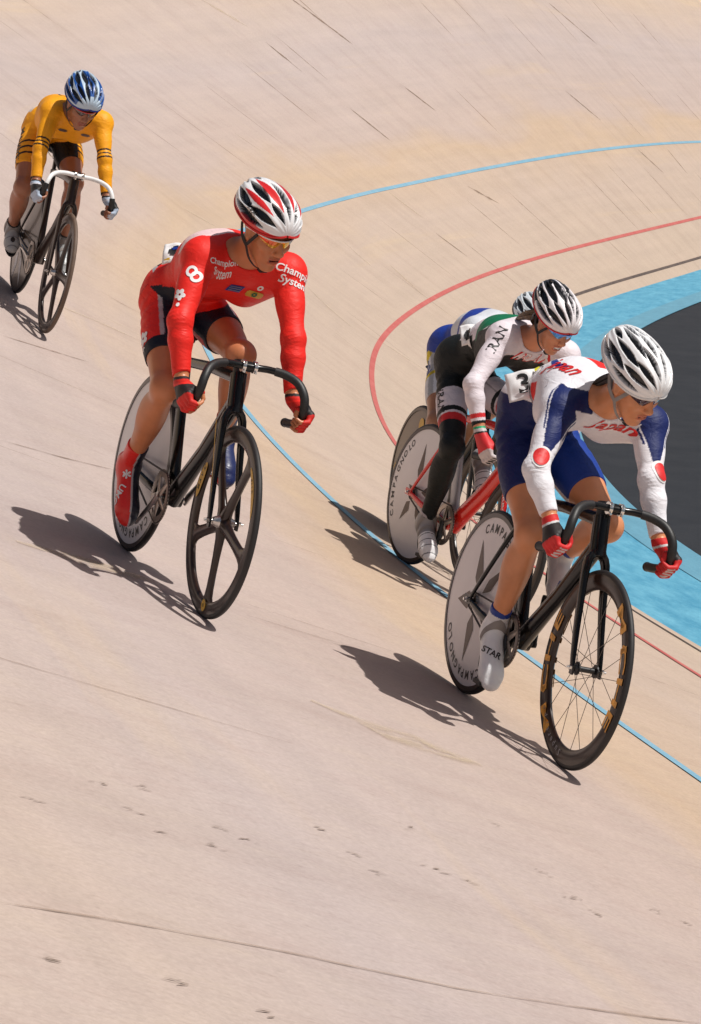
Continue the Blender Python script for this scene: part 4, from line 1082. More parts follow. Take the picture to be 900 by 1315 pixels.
def build_bike(mat, o):
    root = empty('track_bicycle', mat, o['label'], 'bicycle', 'track bicycles ridden on the bank')
    fm = MT[o.get('frame', 'carbon')]; sd_m = MT[o.get('seat_tube', o.get('frame', 'carbon'))]
    htb, htt = Vector((0.832, 0, 0.712)), Vector((0.800, 0, 0.822)); st_top = Vector((0.215, 0, 0.772))
    f = MB()
    dtr = o.get('dt', 0.031)
    tube(f, [htb + Vector((0.001, 0, -0.006)), htt + Vector((-0.001, 0, 0.004))], 0.038, 0.027, n=18, up=(1, 0, 0))
    tube(f, [htb + Vector((-0.010, 0, 0.012)), Vector((0.62, 0, 0.505)), BBP + Vector((0.012, 0, 0.006))], [dtr + 0.006, dtr + 0.002, dtr + 0.006], [0.024, 0.021, 0.030], n=18, up=(-0.6, 0, 0.8))
    tube(f, [htt + Vector((-0.012, 0, -0.012)), Vector((0.5, 0, 0.792)), st_top + Vector((0.01, 0, -0.010))], [0.024, 0.020, 0.018], [0.016, 0.014, 0.013], n=16)
    tube(f, [BBP + Vector((0, -0.036, 0)), BBP + Vector((0, 0.036, 0))], 0.027, n=24)
    for sg in (1, -1):
        tube(f, smooth_path([BBP + Vector((-0.02, sg * 0.018, -0.004)), Vector((0.30, sg * 0.030, 0.288)), Vector((0.15, sg * 0.050, 0.306)), Vector((0.0, sg * 0.060, WR))], 4), lerp_list([0.016, 0.019, 0.016, 0.009], 13), lerp_list([0.012, 0.009, 0.008, 0.005], 13), n=12)
        tube(f, smooth_path([Vector((0.205, sg * 0.012, 0.700)), Vector((0.155, sg * 0.034, 0.60)), Vector((0.06, sg * 0.054, 0.43)), Vector((0.0, sg * 0.060, WR))], 4), lerp_list([0.013, 0.013, 0.011, 0.009], 13), lerp_list([0.009, 0.008, 0.007, 0.005], 13), n=12, up=(-1, 0, 0.4))
        box(f, (-0.012, sg * 0.060, WR), (0.060, 0.007, 0.030))
    fr = f.build('frame', fm, root)
    s = MB(); tube(s, [BBP + Vector((-0.004, 0, 0.012)), Vector((0.30, 0, 0.53)), st_top], [o.get('st', 0.030) + 0.008, o.get('st', 0.030) + 0.006, 0.030], [0.020, 0.017, 0.017], n=18, up=(1, 0, 0)); s.build('seat_tube', sd_m, fr)
    # fork
    k = MB(); crown = Vector((0.838, 0, 0.700))
    tube(k, [htb + Vector((0.002, 0, 0.002)), crown + Vector((0.002, 0, -0.006))], [0.034, 0.033], [0.026, 0.032], n=18, up=(1, 0, 0))
    for sg in (1, -1):
        tube(k, smooth_path([crown + Vector((0.0, sg * 0.006, 0.004)), Vector((0.848, sg * 0.033, 0.668)), Vector((0.895, sg * 0.042, 0.520)), Vector((0.955, sg * 0.049, 0.375)), Vector((WBASE, sg * 0.050, WR - 0.004))], 4),
             lerp_list([0.024, 0.026, 0.024, 0.017, 0.011], 17), lerp_list([0.016, 0.013, 0.010, 0.008, 0.006], 17), n=12, up=(1, 0, 0.3))
        box(k, (WBASE, sg * 0.0505, WR - 0.006), (0.024, 0.007, 0.032))
    fk = k.build('fork', MT[o.get('fork', o.get('frame', 'carbon'))], root)
    # stem and bars
    q = MB(); tube(q, [htt + Vector((0, 0, 0.002)), htt + Vector((-0.012, 0, 0.050))], 0.025, 0.022, n=16, up=(1, 0, 0))
    tube(q, [htt + Vector((-0.010, 0, 0.034)), Vector((0.845, 0, 0.862)), Vector((0.886, 0, 0.866))], [0.019, 0.017, 0.019], [0.017, 0.016, 0.022], n=16)
    sm = q.build('stem', MT[o.get('stem', 'black')], root)
    q = MB()
    for yy_ in (-0.021, 0.021): tube(q, [(0.882, yy_ - 0.006, 0.866), (0.882, yy_ + 0.006, 0.866)], 0.0215, n=20)
    for yy_ in (-0.021, 0.021):
        for zz in (-0.016, 0.016): tube(q, [(0.895, yy_, 0.866 + zz), (0.908, yy_, 0.866 + zz)], 0.004, n=8)
    q.build('clamp', MT['steel'], sm)
    b = MB(); P = [p for p in bar_path(-1)][::-1] + bar_path(1)
    tube(b, smooth_path(P, 6), 0.0125, n=14); hb = b.build('handlebar', MT[o.get('bar', 'carbon')], root)
    for sg in (1, -1):
        bp = smooth_path(bar_path(sg), 6); i0 = o.get('tape_from', 8)
        t = MB(); tube(t, bp[i0:], 0.0155, n=14); t.build('bar_tape', MT[o.get('tape', 'bar_tape')], hb)
        e = MB(); dd = (bp[-1] - bp[-2]).normalized(); tube(e, [bp[-1], bp[-1] + dd * 0.006], 0.0165, n=14); e.build('end_plug', MT[o.get('plug', 'black')], hb)
    if o.get('bolt'): pass
    # seat post and saddle
    sz = o.get('saddle_z', 0.895)
    q = MB(); tube(q, [st_top + Vector((0.004, 0, -0.02)), Vector((0.190, 0, sz - 0.050))], 0.022, 0.011, n=14, up=(1, 0, 0)); tube(q, [(0.165, 0, sz - 0.050), (0.215, 0, sz - 0.046)], 0.014, 0.018, n=12); q.build('seat_post', sd_m, root)
    q = MB(); V = []; n = 16
    xs = [-0.005, 0.0, 0.03, 0.08, 0.13, 0.18, 0.23, 0.262, 0.268]; wd = [0.03, 0.055, 0.068, 0.064, 0.045, 0.028, 0.020, 0.015, 0.006]; zt = [0.004, 0.010, 0.012, 0.004, 0.0, 0.0, 0.0, -0.004, -0.010]; hh = [0.01, 0.020, 0.026, 0.026, 0.024, 0.020, 0.017, 0.014, 0.006]
    for x, w_, z, h_ in zip(xs, wd, zt, hh):
        for k_ in range(n):
            a = 2 * math.pi * k_ / n; yy_ = w_ * math.cos(a); zz = h_ * math.sin(a) if math.sin(a) > 0 else 0.5 * h_ * math.sin(a)
            V.append((x, yy_, sz - 0.025 + z + zz * (1 - 0.35 * (yy_ / max(w_, 1e-3)) ** 2)))
    F = [[i * n + k_, i * n + (k_ + 1) % n, (i + 1) * n + (k_ + 1) % n, (i + 1) * n + k_] for i in range(len(xs) - 1) for k_ in range(n)] + [list(range(n))[::-1], [(len(xs) - 1) * n + k_ for k_ in range(n)]]
    q.add(V, F); sa = q.build('saddle', MT[o.get('saddle', 'black')], root)
    for sg in (1, -1):
        q = MB(); tube(q, smooth_path([(0.02, sg * 0.03, sz - 0.03), (0.08, sg * 0.022, sz - 0.048), (0.18, sg * 0.020, sz - 0.050), (0.245, sg * 0.012, sz - 0.03)], 4), 0.0035, n=8)
        q.build('rail', MT['steel'], sa)
    # crank set
    ca = math.radians(o['crank']); cd = Vector((math.cos(ca), 0, math.sin(ca)))      # direction of the RIGHT crank arm
    q = MB(); rc = 0.096; yc = -0.046
    lathe_y(q, [(rc - 0.002, -0.0022), (rc - 0.002, 0.0022), (rc - 0.024, 0.0026), (rc - 0.024, -0.0026)], (BBP.x, yc, BBP.z), 72)
    for t in range(5):
        A = ca + math.radians(36 + 72 * t); u = Vector((math.cos(A), 0, math.sin(A))); tube(q, [BBP + Vector((0, yc - 0.004, 0)) + u * 0.015, BBP + Vector((0, yc - 0.001, 0)) + u * (rc - 0.012)], [0.016, 0.010], [0.004, 0.003], n=8, up=tuple(u.cross(Vector((0, 1, 0)))))
    for t in range(48):
        A = 2 * math.pi * t / 48; u = Vector((math.cos(A), 0, math.sin(A))); box(q, BBP + Vector((0, yc, 0)) + u * (rc + 0.0005), (0.007, 0.003, 0.005), Matrix.Rotation(-A, 3, 'Y'))
    q.build('chainring', MT['chainring'], root)
    for sg, d in ((-1, cd), (1, -cd)):
        q = MB(); y0 = sg * 0.055; a = BBP + Vector((0, y0, 0)); p = a + d * 0.165 + Vector((0, sg * 0.018, 0))
        tube(q, [a - d * 0.012, a + d * 0.02, a + d * 0.09 + Vector((0, sg * 0.008, 0)), p, p + d * 0.012], [0.014, 0.017, 0.012, 0.012, 0.008], [0.008, 0.010, 0.007, 0.0075, 0.005], n=12, up=tuple(d.cross(Vector((0, 1, 0)))))
        tube(q, [BBP + Vector((0, sg * 0.03, 0)), a + Vector((0, sg * 0.008, 0))], 0.011, n=12)
        arm = q.build('crank_arm', MT[o.get('crank_mat', 'alu')], root)
        q = MB(); tube(q, [p, p + Vector((0, sg * 0.055, 0))], 0.0065, n=10); box(q, p + Vector((0, sg * 0.045, 0.002)), (0.062, 0.052, 0.014)); q.build('pedal', MT['alu' if o.get('crank_mat', 'alu') == 'alu' else 'black'], root)
    # chain and rear sprocket
    q = MB(); rs = 0.032; pts = []
    dx = BBP - RH; base = math.atan2(dx.z, dx.x); off = math.acos((rc - rs) / dx.length)
    for t in np.linspace(base + off, base - off, 40)[::1]: pts.append(BBP + Vector((rc * math.cos(t), yc, rc * math.sin(t))))
    for t in np.linspace(base - off, base + off - 2 * math.pi, 20): pts.append(RH + Vector((rs * math.cos(t), yc, rs * math.sin(t))))
    pts.append(pts[0]); tube(q, pts, 0.0045, 0.0035, n=6, caps=False, up=(0, 1, 0)); q.build('chain', MT['chain'], root, kind=None)
    q = MB(); lathe_y(q, [(rs - 0.001, -0.0015), (rs - 0.001, 0.0015), (0.012, 0.002), (0.012, -0.002)], (0, yc, WR), 32); q.build('sprocket', MT['chain'], root)
    wheel(root, RH, o['rear'][0], o['rear'][1]); wheel(root, FH, o['front'][0], o['front'][1])
    # frame lettering on the right-hand side of the down tube
    for (s, a, b_, size, mt, yoff) in o.get('letter', []):
        a, b_ = Vector(a), Vector(b_); d = (b_ - a).normalized(); up = Vector((-d.z, 0, d.x)); V2, F2 = text_mesh(s, 0.0, 1.05)
        x0, x1 = min(v[0] for v in V2), max(v[0] for v in V2); L = (b_ - a).length; m = MB()
        for sg in (-1,):
            P = []
            for x, y in V2:
                t = (x - x0) / (x1 - x0); y_ = y * size; P.append(a + d * (L * t) + up * y_ + Vector((0, sg * (yoff - 9 * y_ * y_), 0)))
            m.add(P, F2)
        m.build('lettering', MT[mt], fr, smooth=False)
    for (a, b_, w_, mt, yoff) in o.get('stripes', []):
        a, b_ = Vector(a), Vector(b_); d = (b_ - a).normalized(); up = Vector((-d.z, 0, d.x)); m = MB()
        P = [a + up * w_ / 2, a - up * w_ / 2, b_ - up * w_ / 4, b_ + up * w_ / 4]; m.add([p + Vector((0, -yoff, 0)) for p in P], [[0, 1, 2, 3]])
        m.build('stripe', MT[mt], fr, smooth=False)
    return root

def pose_mat(w, t):
    v = Vector(w); M = Matrix.Rotation(v.length, 4, v.normalized()); M.translation = t; return M
POSE = {'red': ((-0.0796, 0.1174, -1.2022), (-0.8205, 11.4129, 1.2282)), 'jap': ((-0.1074, 0.1118, -1.2387), (0.4598, 10.9906, 0.8997)),
        'yel': ((-0.058, 0.2, -1.2669), (-2.0465, 17.8765, 1.5289)), 'irn': ((-0.0774, 0.1398, -1.1446), (0.2719, 14.5033, 0.7488)), 'fif': ((-0.0525, 0.1028, -1.2547), (0.2678, 15.6705, 0.6909))}
PM = {k: pose_mat(*v) for k, v in POSE.items()}

campag = 'CAMPAGNOLO'
kites = [(118, 0.05, 0.235, 0.070, 'brown_ink'), (190, 0.05, 0.21, 0.070, 'brown_ink'), (262, 0.05, 0.235, 0.068, 'brown_ink'), (334, 0.05, 0.22, 0.05, 'brown_ink'), (46, 0.05, 0.235, 0.05, 'brown_ink')]
build_bike(PM['red'], dict(label='dark carbon track bicycle with five bladed front wheel ridden by the person in red', frame='carbon', crank=-133, saddle_z=0.885, dt=0.036, st=0.034,
    rear=('disc', dict(tyre='rubber', text=[(campag, 0.046, 0.266, -42, 'ink')])),
    front=('five', dict(phase=-86, dots=[(-85, 0.292, 0.021, 'yellow_ink', 'iO')], arcs=[(148, 176, 0.272, 0.316, 'yellow_ink'), (14, 52, 0.284, 0.308, 'yellow_ink')])),
    stripes=[((0.80, 0, 0.70), (0.44, 0, 0.355), 0.012, 'yellow_ink', 0.0182), ((0.83, 0, 0.66), (0.955, 0, 0.39), 0.007, 'yellow_ink', 0.055)]))
build_bike(PM['jap'], dict(label='black track bicycle with orange lettered front rim ridden by the person in white and blue', frame='carbon', crank=-72, saddle_z=0.905, crank_mat='black', dt=0.032, st=0.030,
    rear=('disc', dict(text=[(campag, 0.046, 0.266, -62, 'ink'), (campag, 0.046, 0.266, 112, 'ink')], kites=kites)),
    front=('wire', dict(depth=0.068, spokes=20, text=[('MICHE', 0.060, 0.294, 228, 'orange_ink', 0.0), ('MICHE', 0.060, 0.294, 48, 'orange_ink', 0.0), ('Supertype', 0.034, 0.291, 266, 'grey_ink', 0.3)]))))
build_bike(PM['yel'], dict(label='brown tinted track bicycle with white handlebar ridden by the person in yellow', frame='carbon_brown', crank=172, bar='white', tape='bar_tape', tape_from=26, saddle_z=0.885,
    rear=('disc', dict(face='dark_disc', tyre='rubber', kites=[(248, 0.12, 0.30, 0.075, 'white_ink'), (292, 0.12, 0.30, 0.06, 'white_ink')])),
    front=('five', dict(phase=-70, tyre='tan_rubber'))))
build_bike(PM['irn'], dict(label='red framed track bicycle with silver seat tube under the smiling person', frame='red_paint', fork='red_paint', seat_tube='silver_paint', crank=-84, saddle_z=0.875, dt=0.044, st=0.030, stem='silver_paint', crank_mat='black',
    rear=('disc', dict(text=[(campag, 0.046, 0.270, 214, 'ink')], kites=[(100, 0.06, 0.24, 0.055, 'brown_ink'), (172 + 60, 0.06, 0.20, 0.055, 'brown_ink'), (168, 0.055, 0.1, 0.02, 'brown_ink'), (304, 0.06, 0.22, 0.05, 'brown_ink'), (16, 0.06, 0.22, 0.05, 'brown_ink')])),
    front=('wire', dict(depth=0.060, spokes=20)),
    letter=[('COLNAGO', (0.44, 0, 0.345), (0.80, 0, 0.675), 0.048, 'white_ink', 0.0180), ('CARBON', (0.872, 0, 0.60), (0.938, 0, 0.43), 0.018, 'white_ink', 0.053)]))
build_bike(PM['fif'], dict(label='hindmost track bicycle with dark brown rear disc bearing a yellow emblem, almost hidden', frame='carbon', crank=-60, saddle_z=0.885,
    rear=('disc', dict(face='dark_disc', dots=[(88, 0.238, 0.036, 'yellow_ink', ''), (190, 0.238, 0.036, 'yellow_ink', '')])),
    front=('wire', dict(depth=0.06, spokes=20))))
# ================================================================ the riders
def c_(r, g, b): return np.array(srgb(r, g, b)[:3])
def glove_fn(main, dark, pale, cuff):
    def fn(ang, ax, tw, rr):
        col = np.tile(main, (len(ang), 1)); n = np.sin(ax * 330)
        col[(ang > -95) & (ang < -10) & (tw > 0.03)] = dark
        col[(np.abs(tw - 0.030) < 0.004)] = pale
        col[(ang > 60) & (ang < 110) & (n > 0.6)] = pale
        col[tw < 0.012] = cuff
        return col
    return fn

def base_col(ctx, c): return np.tile(np.array(c), (len(ctx['V']), 1))

# ---- red
RED, NAVY, WHT, GRY = np.array((0.82, 0.024, 0.016)), np.array((0.010, 0.011, 0.022)), np.array((0.80, 0.78, 0.80)), np.array((0.48, 0.46, 0.48))
def red_suit(ctx):
    col = base_col(ctx, RED); lab, nm, V, TL = ctx['lab'], ctx['names'], ctx['V'], ctx['TL']
    for sd in 'RL':
        i = nm.index('thigh' + sd); t, q = ctx['info']['thigh' + sd]; m = (lab == i) | ((lab == 0) & (TL[:, 0] < 0.12) & (t > -0.3))
        sg = 1 if sd == 'L' else -1; own = (V[:, 1] * sg > -0.052 * sg) if True else m
        qn = q / (np.linalg.norm(q, axis=1)[:, None] + 1e-6); out = qn[:, 1] * sg; fr = qn[:, 0] * 0.5 + qn[:, 2]
        ang = np.degrees(np.arctan2(fr, out))       # 0 = outside, 90 = top
        th0 = 62 + 6 * np.clip(t, 0, 1)
        mm = m & (V[:, 1] * sg > -0.052 * sg)
        col[mm] = NAVY
        side = mm & (ang < th0) & (ang > -150)
        col[side] = RED; col[mm & (np.abs(ang - th0 - 4) < 5)] = GRY if sd == 'R' else WHT
        col[(lab == i) & (t > 0.55)] = NAVY
    # dark wedge from the hip to the waist on the right
    m = (lab == 0) & (TL[:, 0] < 0.42) & (TL[:, 2] < -0.03 - 0.10 * TL[:, 0] * 0)
    col[(lab == 0) & (TL[:, 0] < 0.30) & (TL[:, 2] < -0.045 + 0.10 * (0.30 - TL[:, 0])) & (np.abs(TL[:, 1]) > 0.03)] = NAVY
    col[(lab == 0) & (TL[:, 0] < 0.22) & (TL[:, 2] < -0.03)] = NAVY
    # white yoke on the back of the neck
    y = TL[:, 1]; x = TL[:, 0]
    col[(lab == 0) & (TL[:, 2] > 0.0) & (x > 0.70) & (x < 0.97) & (y > -0.19) & (y < -0.035)] = c_(238, 205, 205)
    return col
SK1 = (0.56, 0.205, 0.090)
def shoe_red(L, V):
    col = np.tile(RED, (len(V), 1)); col[(L[:, 1] > 0.004) ] = np.array((0.012, 0.014, 0.03)); col[np.abs(L[:, 1] - 0.004) < 0.003] = GRY
    return col
def shoe_blue(L, V):
    col = np.tile(np.array((0.012, 0.02, 0.09)), (len(V), 1)); col[L[:, 1] > 0.02] = RED; return col
JR = {'hipR': (0.19, -0.128, 0.945), 'hipL': (0.19, 0.018, 0.965), 'kneeR': (0.55, -0.166, 0.693), 'ankR': (0.215, -0.125, 0.36), 'toeR': (0.285, -0.122, 0.205), 'kneeL': (0.62, 0.055, 0.865), 'ankL': (0.43, 0.125, 0.545), 'toeL': (0.53, 0.125, 0.435),
      'shR': (0.66, -0.178, 1.185), 'shL': (0.66, 0.140, 1.19), 'elR': (0.8, -0.250, 0.968), 'elL': (0.8, 0.166, 0.978), 'wrR': (0.87, -0.222, 0.775), 'wrL': (0.87, 0.185, 0.785), 'haR': (0.955, -0.2, 0.72), 'haL': (0.955, 0.2, 0.72),
      'neck': (0.67, -0.03, 1.225), 'head': (0.80, -0.014, 1.322), 'pelv': (0.14, -0.062, 1.0)}
rd = build_rider(PM['red'], JR, (18, 20, 8), SK1, red_suit, dict(label='cyclist in red skinsuit with dark shorts and red striped helmet', group='racing cyclists',
    hemR=0.66, hemL=0.60, thigh=0.93, arch=0.062, mouth=0.3, glove=dict(fn=glove_fn(RED * 0.75, np.array((0.02, 0.015, 0.015)), RED, np.array((0.02, .015, .015)))), shoeR=dict(fn=shoe_red, top=0.118, flare=0.002, straps=()), shoeL=dict(fn=shoe_blue, top=0.10, straps=())))
hlm = build_helmet(rd, dict(kind='red', base=(0.86, 0.85, 0.86), accent=(0.66, 0.02, 0.02), strap=MT['strap'], rim_mat=MT['red_ink']))
def lens_fire(a, t): return (0.75, 0.10 + 0.35 * max(0, math.sin(math.radians(a * 2.3 + 60))) + 0.25 * (t > 0.55), 0.015)
build_glasses(rd, lens_fire, MT['white'])
T = rd['T']; R3 = rd['R3']
camr = Vector(PM['red'].to_3x3().inverted() @ (Vector((0, 0, CAM_H)) - PM['red'].translation)).normalized()
front = -Vector((0.93, -0.32, 0.10))
LU = Vector((0.3, 0.94, 0.0))
def sx(v): return Vector(v)
dtext(rd, 'Champion', (0.73, 0.155, 1.195), (-0.93, -0.05, -0.3), (0.05, 0.97, -0.22), (0, 0.22, 0.97), MT['white_ink'], 0.038)
dtext(rd, 'System', (0.74, 0.148, 1.163), (-0.93, -0.05, -0.3), (0.05, 0.97, -0.22), (0, 0.22, 0.97), MT['white_ink'], 0.038)
dtext(rd, 'Champion', (0.74, -0.118, 1.195), (-0.88, 0.1, -0.45), (0.05, 0.95, 0.20), (0, -0.20, 0.97), MT['white_ink'], 0.026, back=0.12)
dtext(rd, 'System', (0.75, -0.112, 1.172), (-0.88, 0.1, -0.45), (0.05, 0.95, 0.20), (0, -0.20, 0.97), MT['white_ink'], 0.026, back=0.12)
V, F = disc_shape(0.020, 20, 2, 0.010); 
for dx, dz in ((-0.012, 0.008), (0.014, -0.008)): decal(rd, rd['suit'], 'logo', V, F, (0.72, -0.200 + dx, 1.125 + dz), (-0.8, 0.55, -0.1), (0.5, 0.85, 0), (0, 0, 1), MT['white_ink'])
V, F = disc_shape(0.022, 30, 2, 0.005, lob=lambda a: 0.62 + 0.38 * abs(math.cos(2.5 * a)))
decal(rd, rd['suit'], 'blossom_mark', V, F, (0.75, -0.245, 1.05), (-0.8, 0.55, -0.1), (0.5, 0.85, 0), (0, 0, 1), MT['white_ink'])
V, F = disc_shape(0.007, 12, 1); decal(rd, rd['suit'], 'dot_mark', V, F, (0.77, -0.25, 1.017), (-0.8, 0.55, -0.1), (0.5, 0.85, 0), (0, 0, 1), MT['white_ink'])
V, F = grid_shape(lambda x, y: abs(x) < 1, 0.052, 0.030, 8, 5); f_ = decal(rd, rd['suit'], 'blue_patch', [(x + y * .35, y) for x, y in V], F, (0.74, -0.035, 1.085), (-1, 0.1, 0.1), (0, 1, 0), (0, 0, 1), MT['blue_ink'])
for k in range(3): 
    V, F = grid_shape(lambda x, y: True, 0.044, 0.003, 8, 1); decal(rd, f_, 'line_mark', V, F, (0.74, -0.035, 1.094 - 0.009 * k), (-1, 0.1, 0.1), (0, 1, 0), (0, 0, 1), MT['grey_ink'], lift=0.0032)
V, F = grid_shape(lambda x, y: x * x * 0.8 + y ** 4 < 1, 0.062, 0.026, 14, 6); f_ = decal(rd, rd['suit'], 'cream_patch', V, F, (0.74, 0.052, 1.075), (-1, 0.0, 0.1), (0, 1, -0.08), (0, 0, 1), MT['yellow_ink'])
V, F = disc_shape(0.010, 16, 1, 0.004, lob=lambda a: 0.8 + 0.3 * abs(math.cos(3 * a))); decal(rd, rd['suit'], 'crest', V, F, (0.74, 0.052, 1.075), (-1, 0.0, 0.1), (0, 1, -0.08), (0, 0, 1), MT['green_ink'], lift=0.003)
V, F = disc_shape(0.010, 16, 1, 0.004); decal(rd, rd['suit'], 'logo', V, F, (0.76, 0.058, 1.115), (-1, 0.0, 0.0), (0, 1, 0), (0, 0, 1), MT['white_ink'])
dtext(rd, 'CS', (0.47, 0.03, 0.955), (-0.7, 0.1, -0.7), (0, 1, 0), (0, 0, 1), MT['grey_ink'], 0.05, 0.3, back=0.10)
V, F = disc_shape(0.030, 30, 2, 0.006, lob=lambda a: 0.62 + 0.38 * abs(math.cos(2.5 * a))); decal(rd, rd['suit'], 'blossom_mark', V, F, (0.36, -0.22, 0.83), (-0.5, 0.85, -0.1), (0.85, 0.5, 0), (0, 0, 1), MT['white_ink'])
dtext(rd, 'HK', (0.38, -0.22, 0.795), (-0.5, 0.85, -0.1), (0.85, 0.5, 0), (0, 0, 1), MT['white_ink'], 0.025)
dtext(rd, 'HKG', (0.30, -0.17, 0.26), (-0.45, 0.85, -0.1), (0.25, 0.1, -0.9), (0.8, 0.5, 0.2), MT['white_ink'], 0.04) if False else None
# race number folded over the small of the back
def blotches(rn, L):
    """dark and coloured print on a crumpled number"""
    o, anc, dr, xa, ya, b2 = rn
    for i, (w, h, x0, y0, mt) in enumerate(L):
        V, F = grid_shape(lambda x, y: x * x + y * y < 1 + 0.3 * math.sin(5 * x + 3 * y), w, h, 8, 6)
        P2, F3 = project(b2, V, F, anc - dr * 0.25 + xa * x0 + ya * y0, dr, xa, ya, 0.002 + 0.0012 * i)
        if F3: m = MB(); m.add(P2, F3); m.build('print_patch', MT[mt], o, smooth=False)
def race_number(rd, anchor, nrm, xa, w, h, s, tx=0.0):
    """a cloth number pinned to the suit: its inner edge hugs the body, the rest stands a little off it"""
    nn = Vector(nrm).normalized(); dr = -nn; anc = Vector(anchor); xa = Vector(xa); xa = (xa - nn * xa.dot(nn)).normalized(); ya = nn.cross(xa)
    V2, F = grid_shape(lambda x, y: True, w, h, 14, 10); Vp = []
    for (x, y) in V2:
        p = anc + xa * x + ya * y + nn * (-0.35 * (x * x + y * y) / w + 0.0025 * math.sin(x * 95 + y * 60) + 0.002 * math.sin(y * 130 - x * 40))
        q, qn, _, d = rd['bvh'].find_nearest(p)
        if q is not None:
            sd = (p - q).dot(qn)
            if sd < 0.006: p = q + qn * 0.006
        Vp.append(p)
    m = MB(); m.add(Vp, F); o = m.build('race_number', MT['white_ink'], rd['root'])
    b2 = BVHTree.FromPolygons([tuple(v) for v in Vp], F)
    V3, F3 = text_mesh(s) if s else ([], []); V3 = [(x + tx / (h * 0.95), y) for x, y in V3]; P2, F4 = project(b2, V3, F3, anc + nn * 0.25, dr, xa, ya, 0.002, h * 0.95)
    if F4: m = MB(); m.add(P2, F4); m.build('numeral', MT['ink'], o, smooth=False)
    md = o.modifiers.new('thickness', 'SOLIDIFY'); md.thickness = 0.001
    return o, anc, dr, xa, ya, b2
rn = race_number(rd, (0.28, -0.14, 1.150), (0.6, -0.5, 0.62), (0.5, 0.8, 0.25), 0.115, 0.09, '')
blotches(rn, [(0.055, 0.040, -0.008, 0.008, 'ink'), (0.022, 0.014, -0.012, 0.014, 'blue_ink'), (0.085, 0.012, -0.004, -0.032, 'yellow_ink')])
hb_ = BVHTree.FromPolygons([tuple(v.co) for v in hlm.data.vertices], [tuple(p.vertices) for p in hlm.data.polygons])
V, F = text_mesh('GIRO'); P2, F3 = project(hb_, V, F, Vector((0.82, -0.095, 1.385)) + Vector((0.92, -0.37, 0.15)) * 0.3, (-0.92, 0.37, -0.15), (0.15, 0.40, -0.85), (0.3, 0.8, 0.4), 0.002, 0.026)
if F3: m = MB(); m.add(P2, F3); m.build('lettering', MT['ink'], hlm, smooth=False)
# ---- white, blue and red
WJ, NVJ, BLJ, RDJ = np.array((0.84, 0.82, 0.86)), np.array((0.009, 0.018, 0.105)), np.array((0.012, 0.045, 0.27)), np.array((0.78, 0.025, 0.02))
def jap_suit(ctx):
    col = base_col(ctx, WJ); lab, nm, V, TL = ctx['lab'], ctx['names'], ctx['V'], ctx['TL']
    for sd in 'RL':
        sg = 1 if sd == 'L' else -1
        i = nm.index('uarm' + sd); t, q = ctx['info']['uarm' + sd]; m = lab == i
        qn = q / (np.linalg.norm(q, axis=1)[:, None] + 1e-6); fx = qn[:, 0] * 0.85 + qn[:, 2] * 0.35 - qn[:, 1] * sg * 0.15; out = qn[:, 1] * sg
        ang = np.degrees(np.arctan2(out, fx)); hw = 54 - 38 * np.clip(t - 0.25, 0, 1) * 1.6
        nv = (np.abs(ang - 2) < hw) & (t < 0.80); col[m & nv] = NVJ
        col[m & (np.abs(np.abs(ang - 2) - hw - 9) < 4) & (t < 0.5)] = NVJ * 1.2
        # shoulder: navy runs up the front of the shoulder to the collar
        d = V - ctx['sh'][sd]
    x, y, z = TL.T; tor = lab == 0
    ay = np.abs(y)
    col[tor & (x > 0.80) & (z < 0.02) & (z > -0.055) & (ay > 0.055) & (x > 0.72)] = NVJ
    col[tor & (z > -0.03) & (x > 0.66) & (x < 0.90) & (ay < 0.10) & (y > -0.02)] = RDJ
    # back: blue S stripe and red flashes
    s = -0.02 + 0.05 * np.sin(x * 6 + 0.5)
    col[tor & (z > -0.01) & (np.abs(y - s + 0.05) < 0.011) & (x > 0.2) & (x < 0.8)] = BLJ
    col[tor & (x < 0.55) & (x > 0.40) & (z < 0.04) & (z > -0.03) & (y < 0)] = RDJ
    col[tor & (x > 0.1) & (x < 0.42) & (z > -0.09) & (z < -0.075)] = RDJ
    lo = tor & (V[:, 2] < 1.105) & (V[:, 0] < 0.40); col[lo] = NVJ
    for sd in 'RL':
        sg = 1 if sd == 'L' else -1
        i = nm.index('thigh' + sd); t, q = ctx['info']['thigh' + sd]; m = (lab == i)
        qn = q / (np.linalg.norm(q, axis=1)[:, None] + 1e-6); out = qn[:, 1] * sg; bk = -qn[:, 0]; ang = np.degrees(np.arctan2(bk, out))   # 0 outside, 90 behind
        col[m] = NVJ if sd == 'R' else BLJ  # left thigh brighter: sunlight on the navy shorts put into its colour
        lim = 62 - 50 * np.clip(t, 0, 1) if sd == 'R' else 80
        col[m & (V[:, 2] > 1.105)] = WJ
        w = m & (ang > lim) & (ang < 175); col[w] = WJ * [1, .93, .93]; col[w & (np.abs(ang - lim - 28) < 6)] = RDJ
    return col
def jap_suit_(ctx): ctx['sh'] = {'R': JJ['shR'], 'L': JJ['shL']}; return jap_suit(ctx)
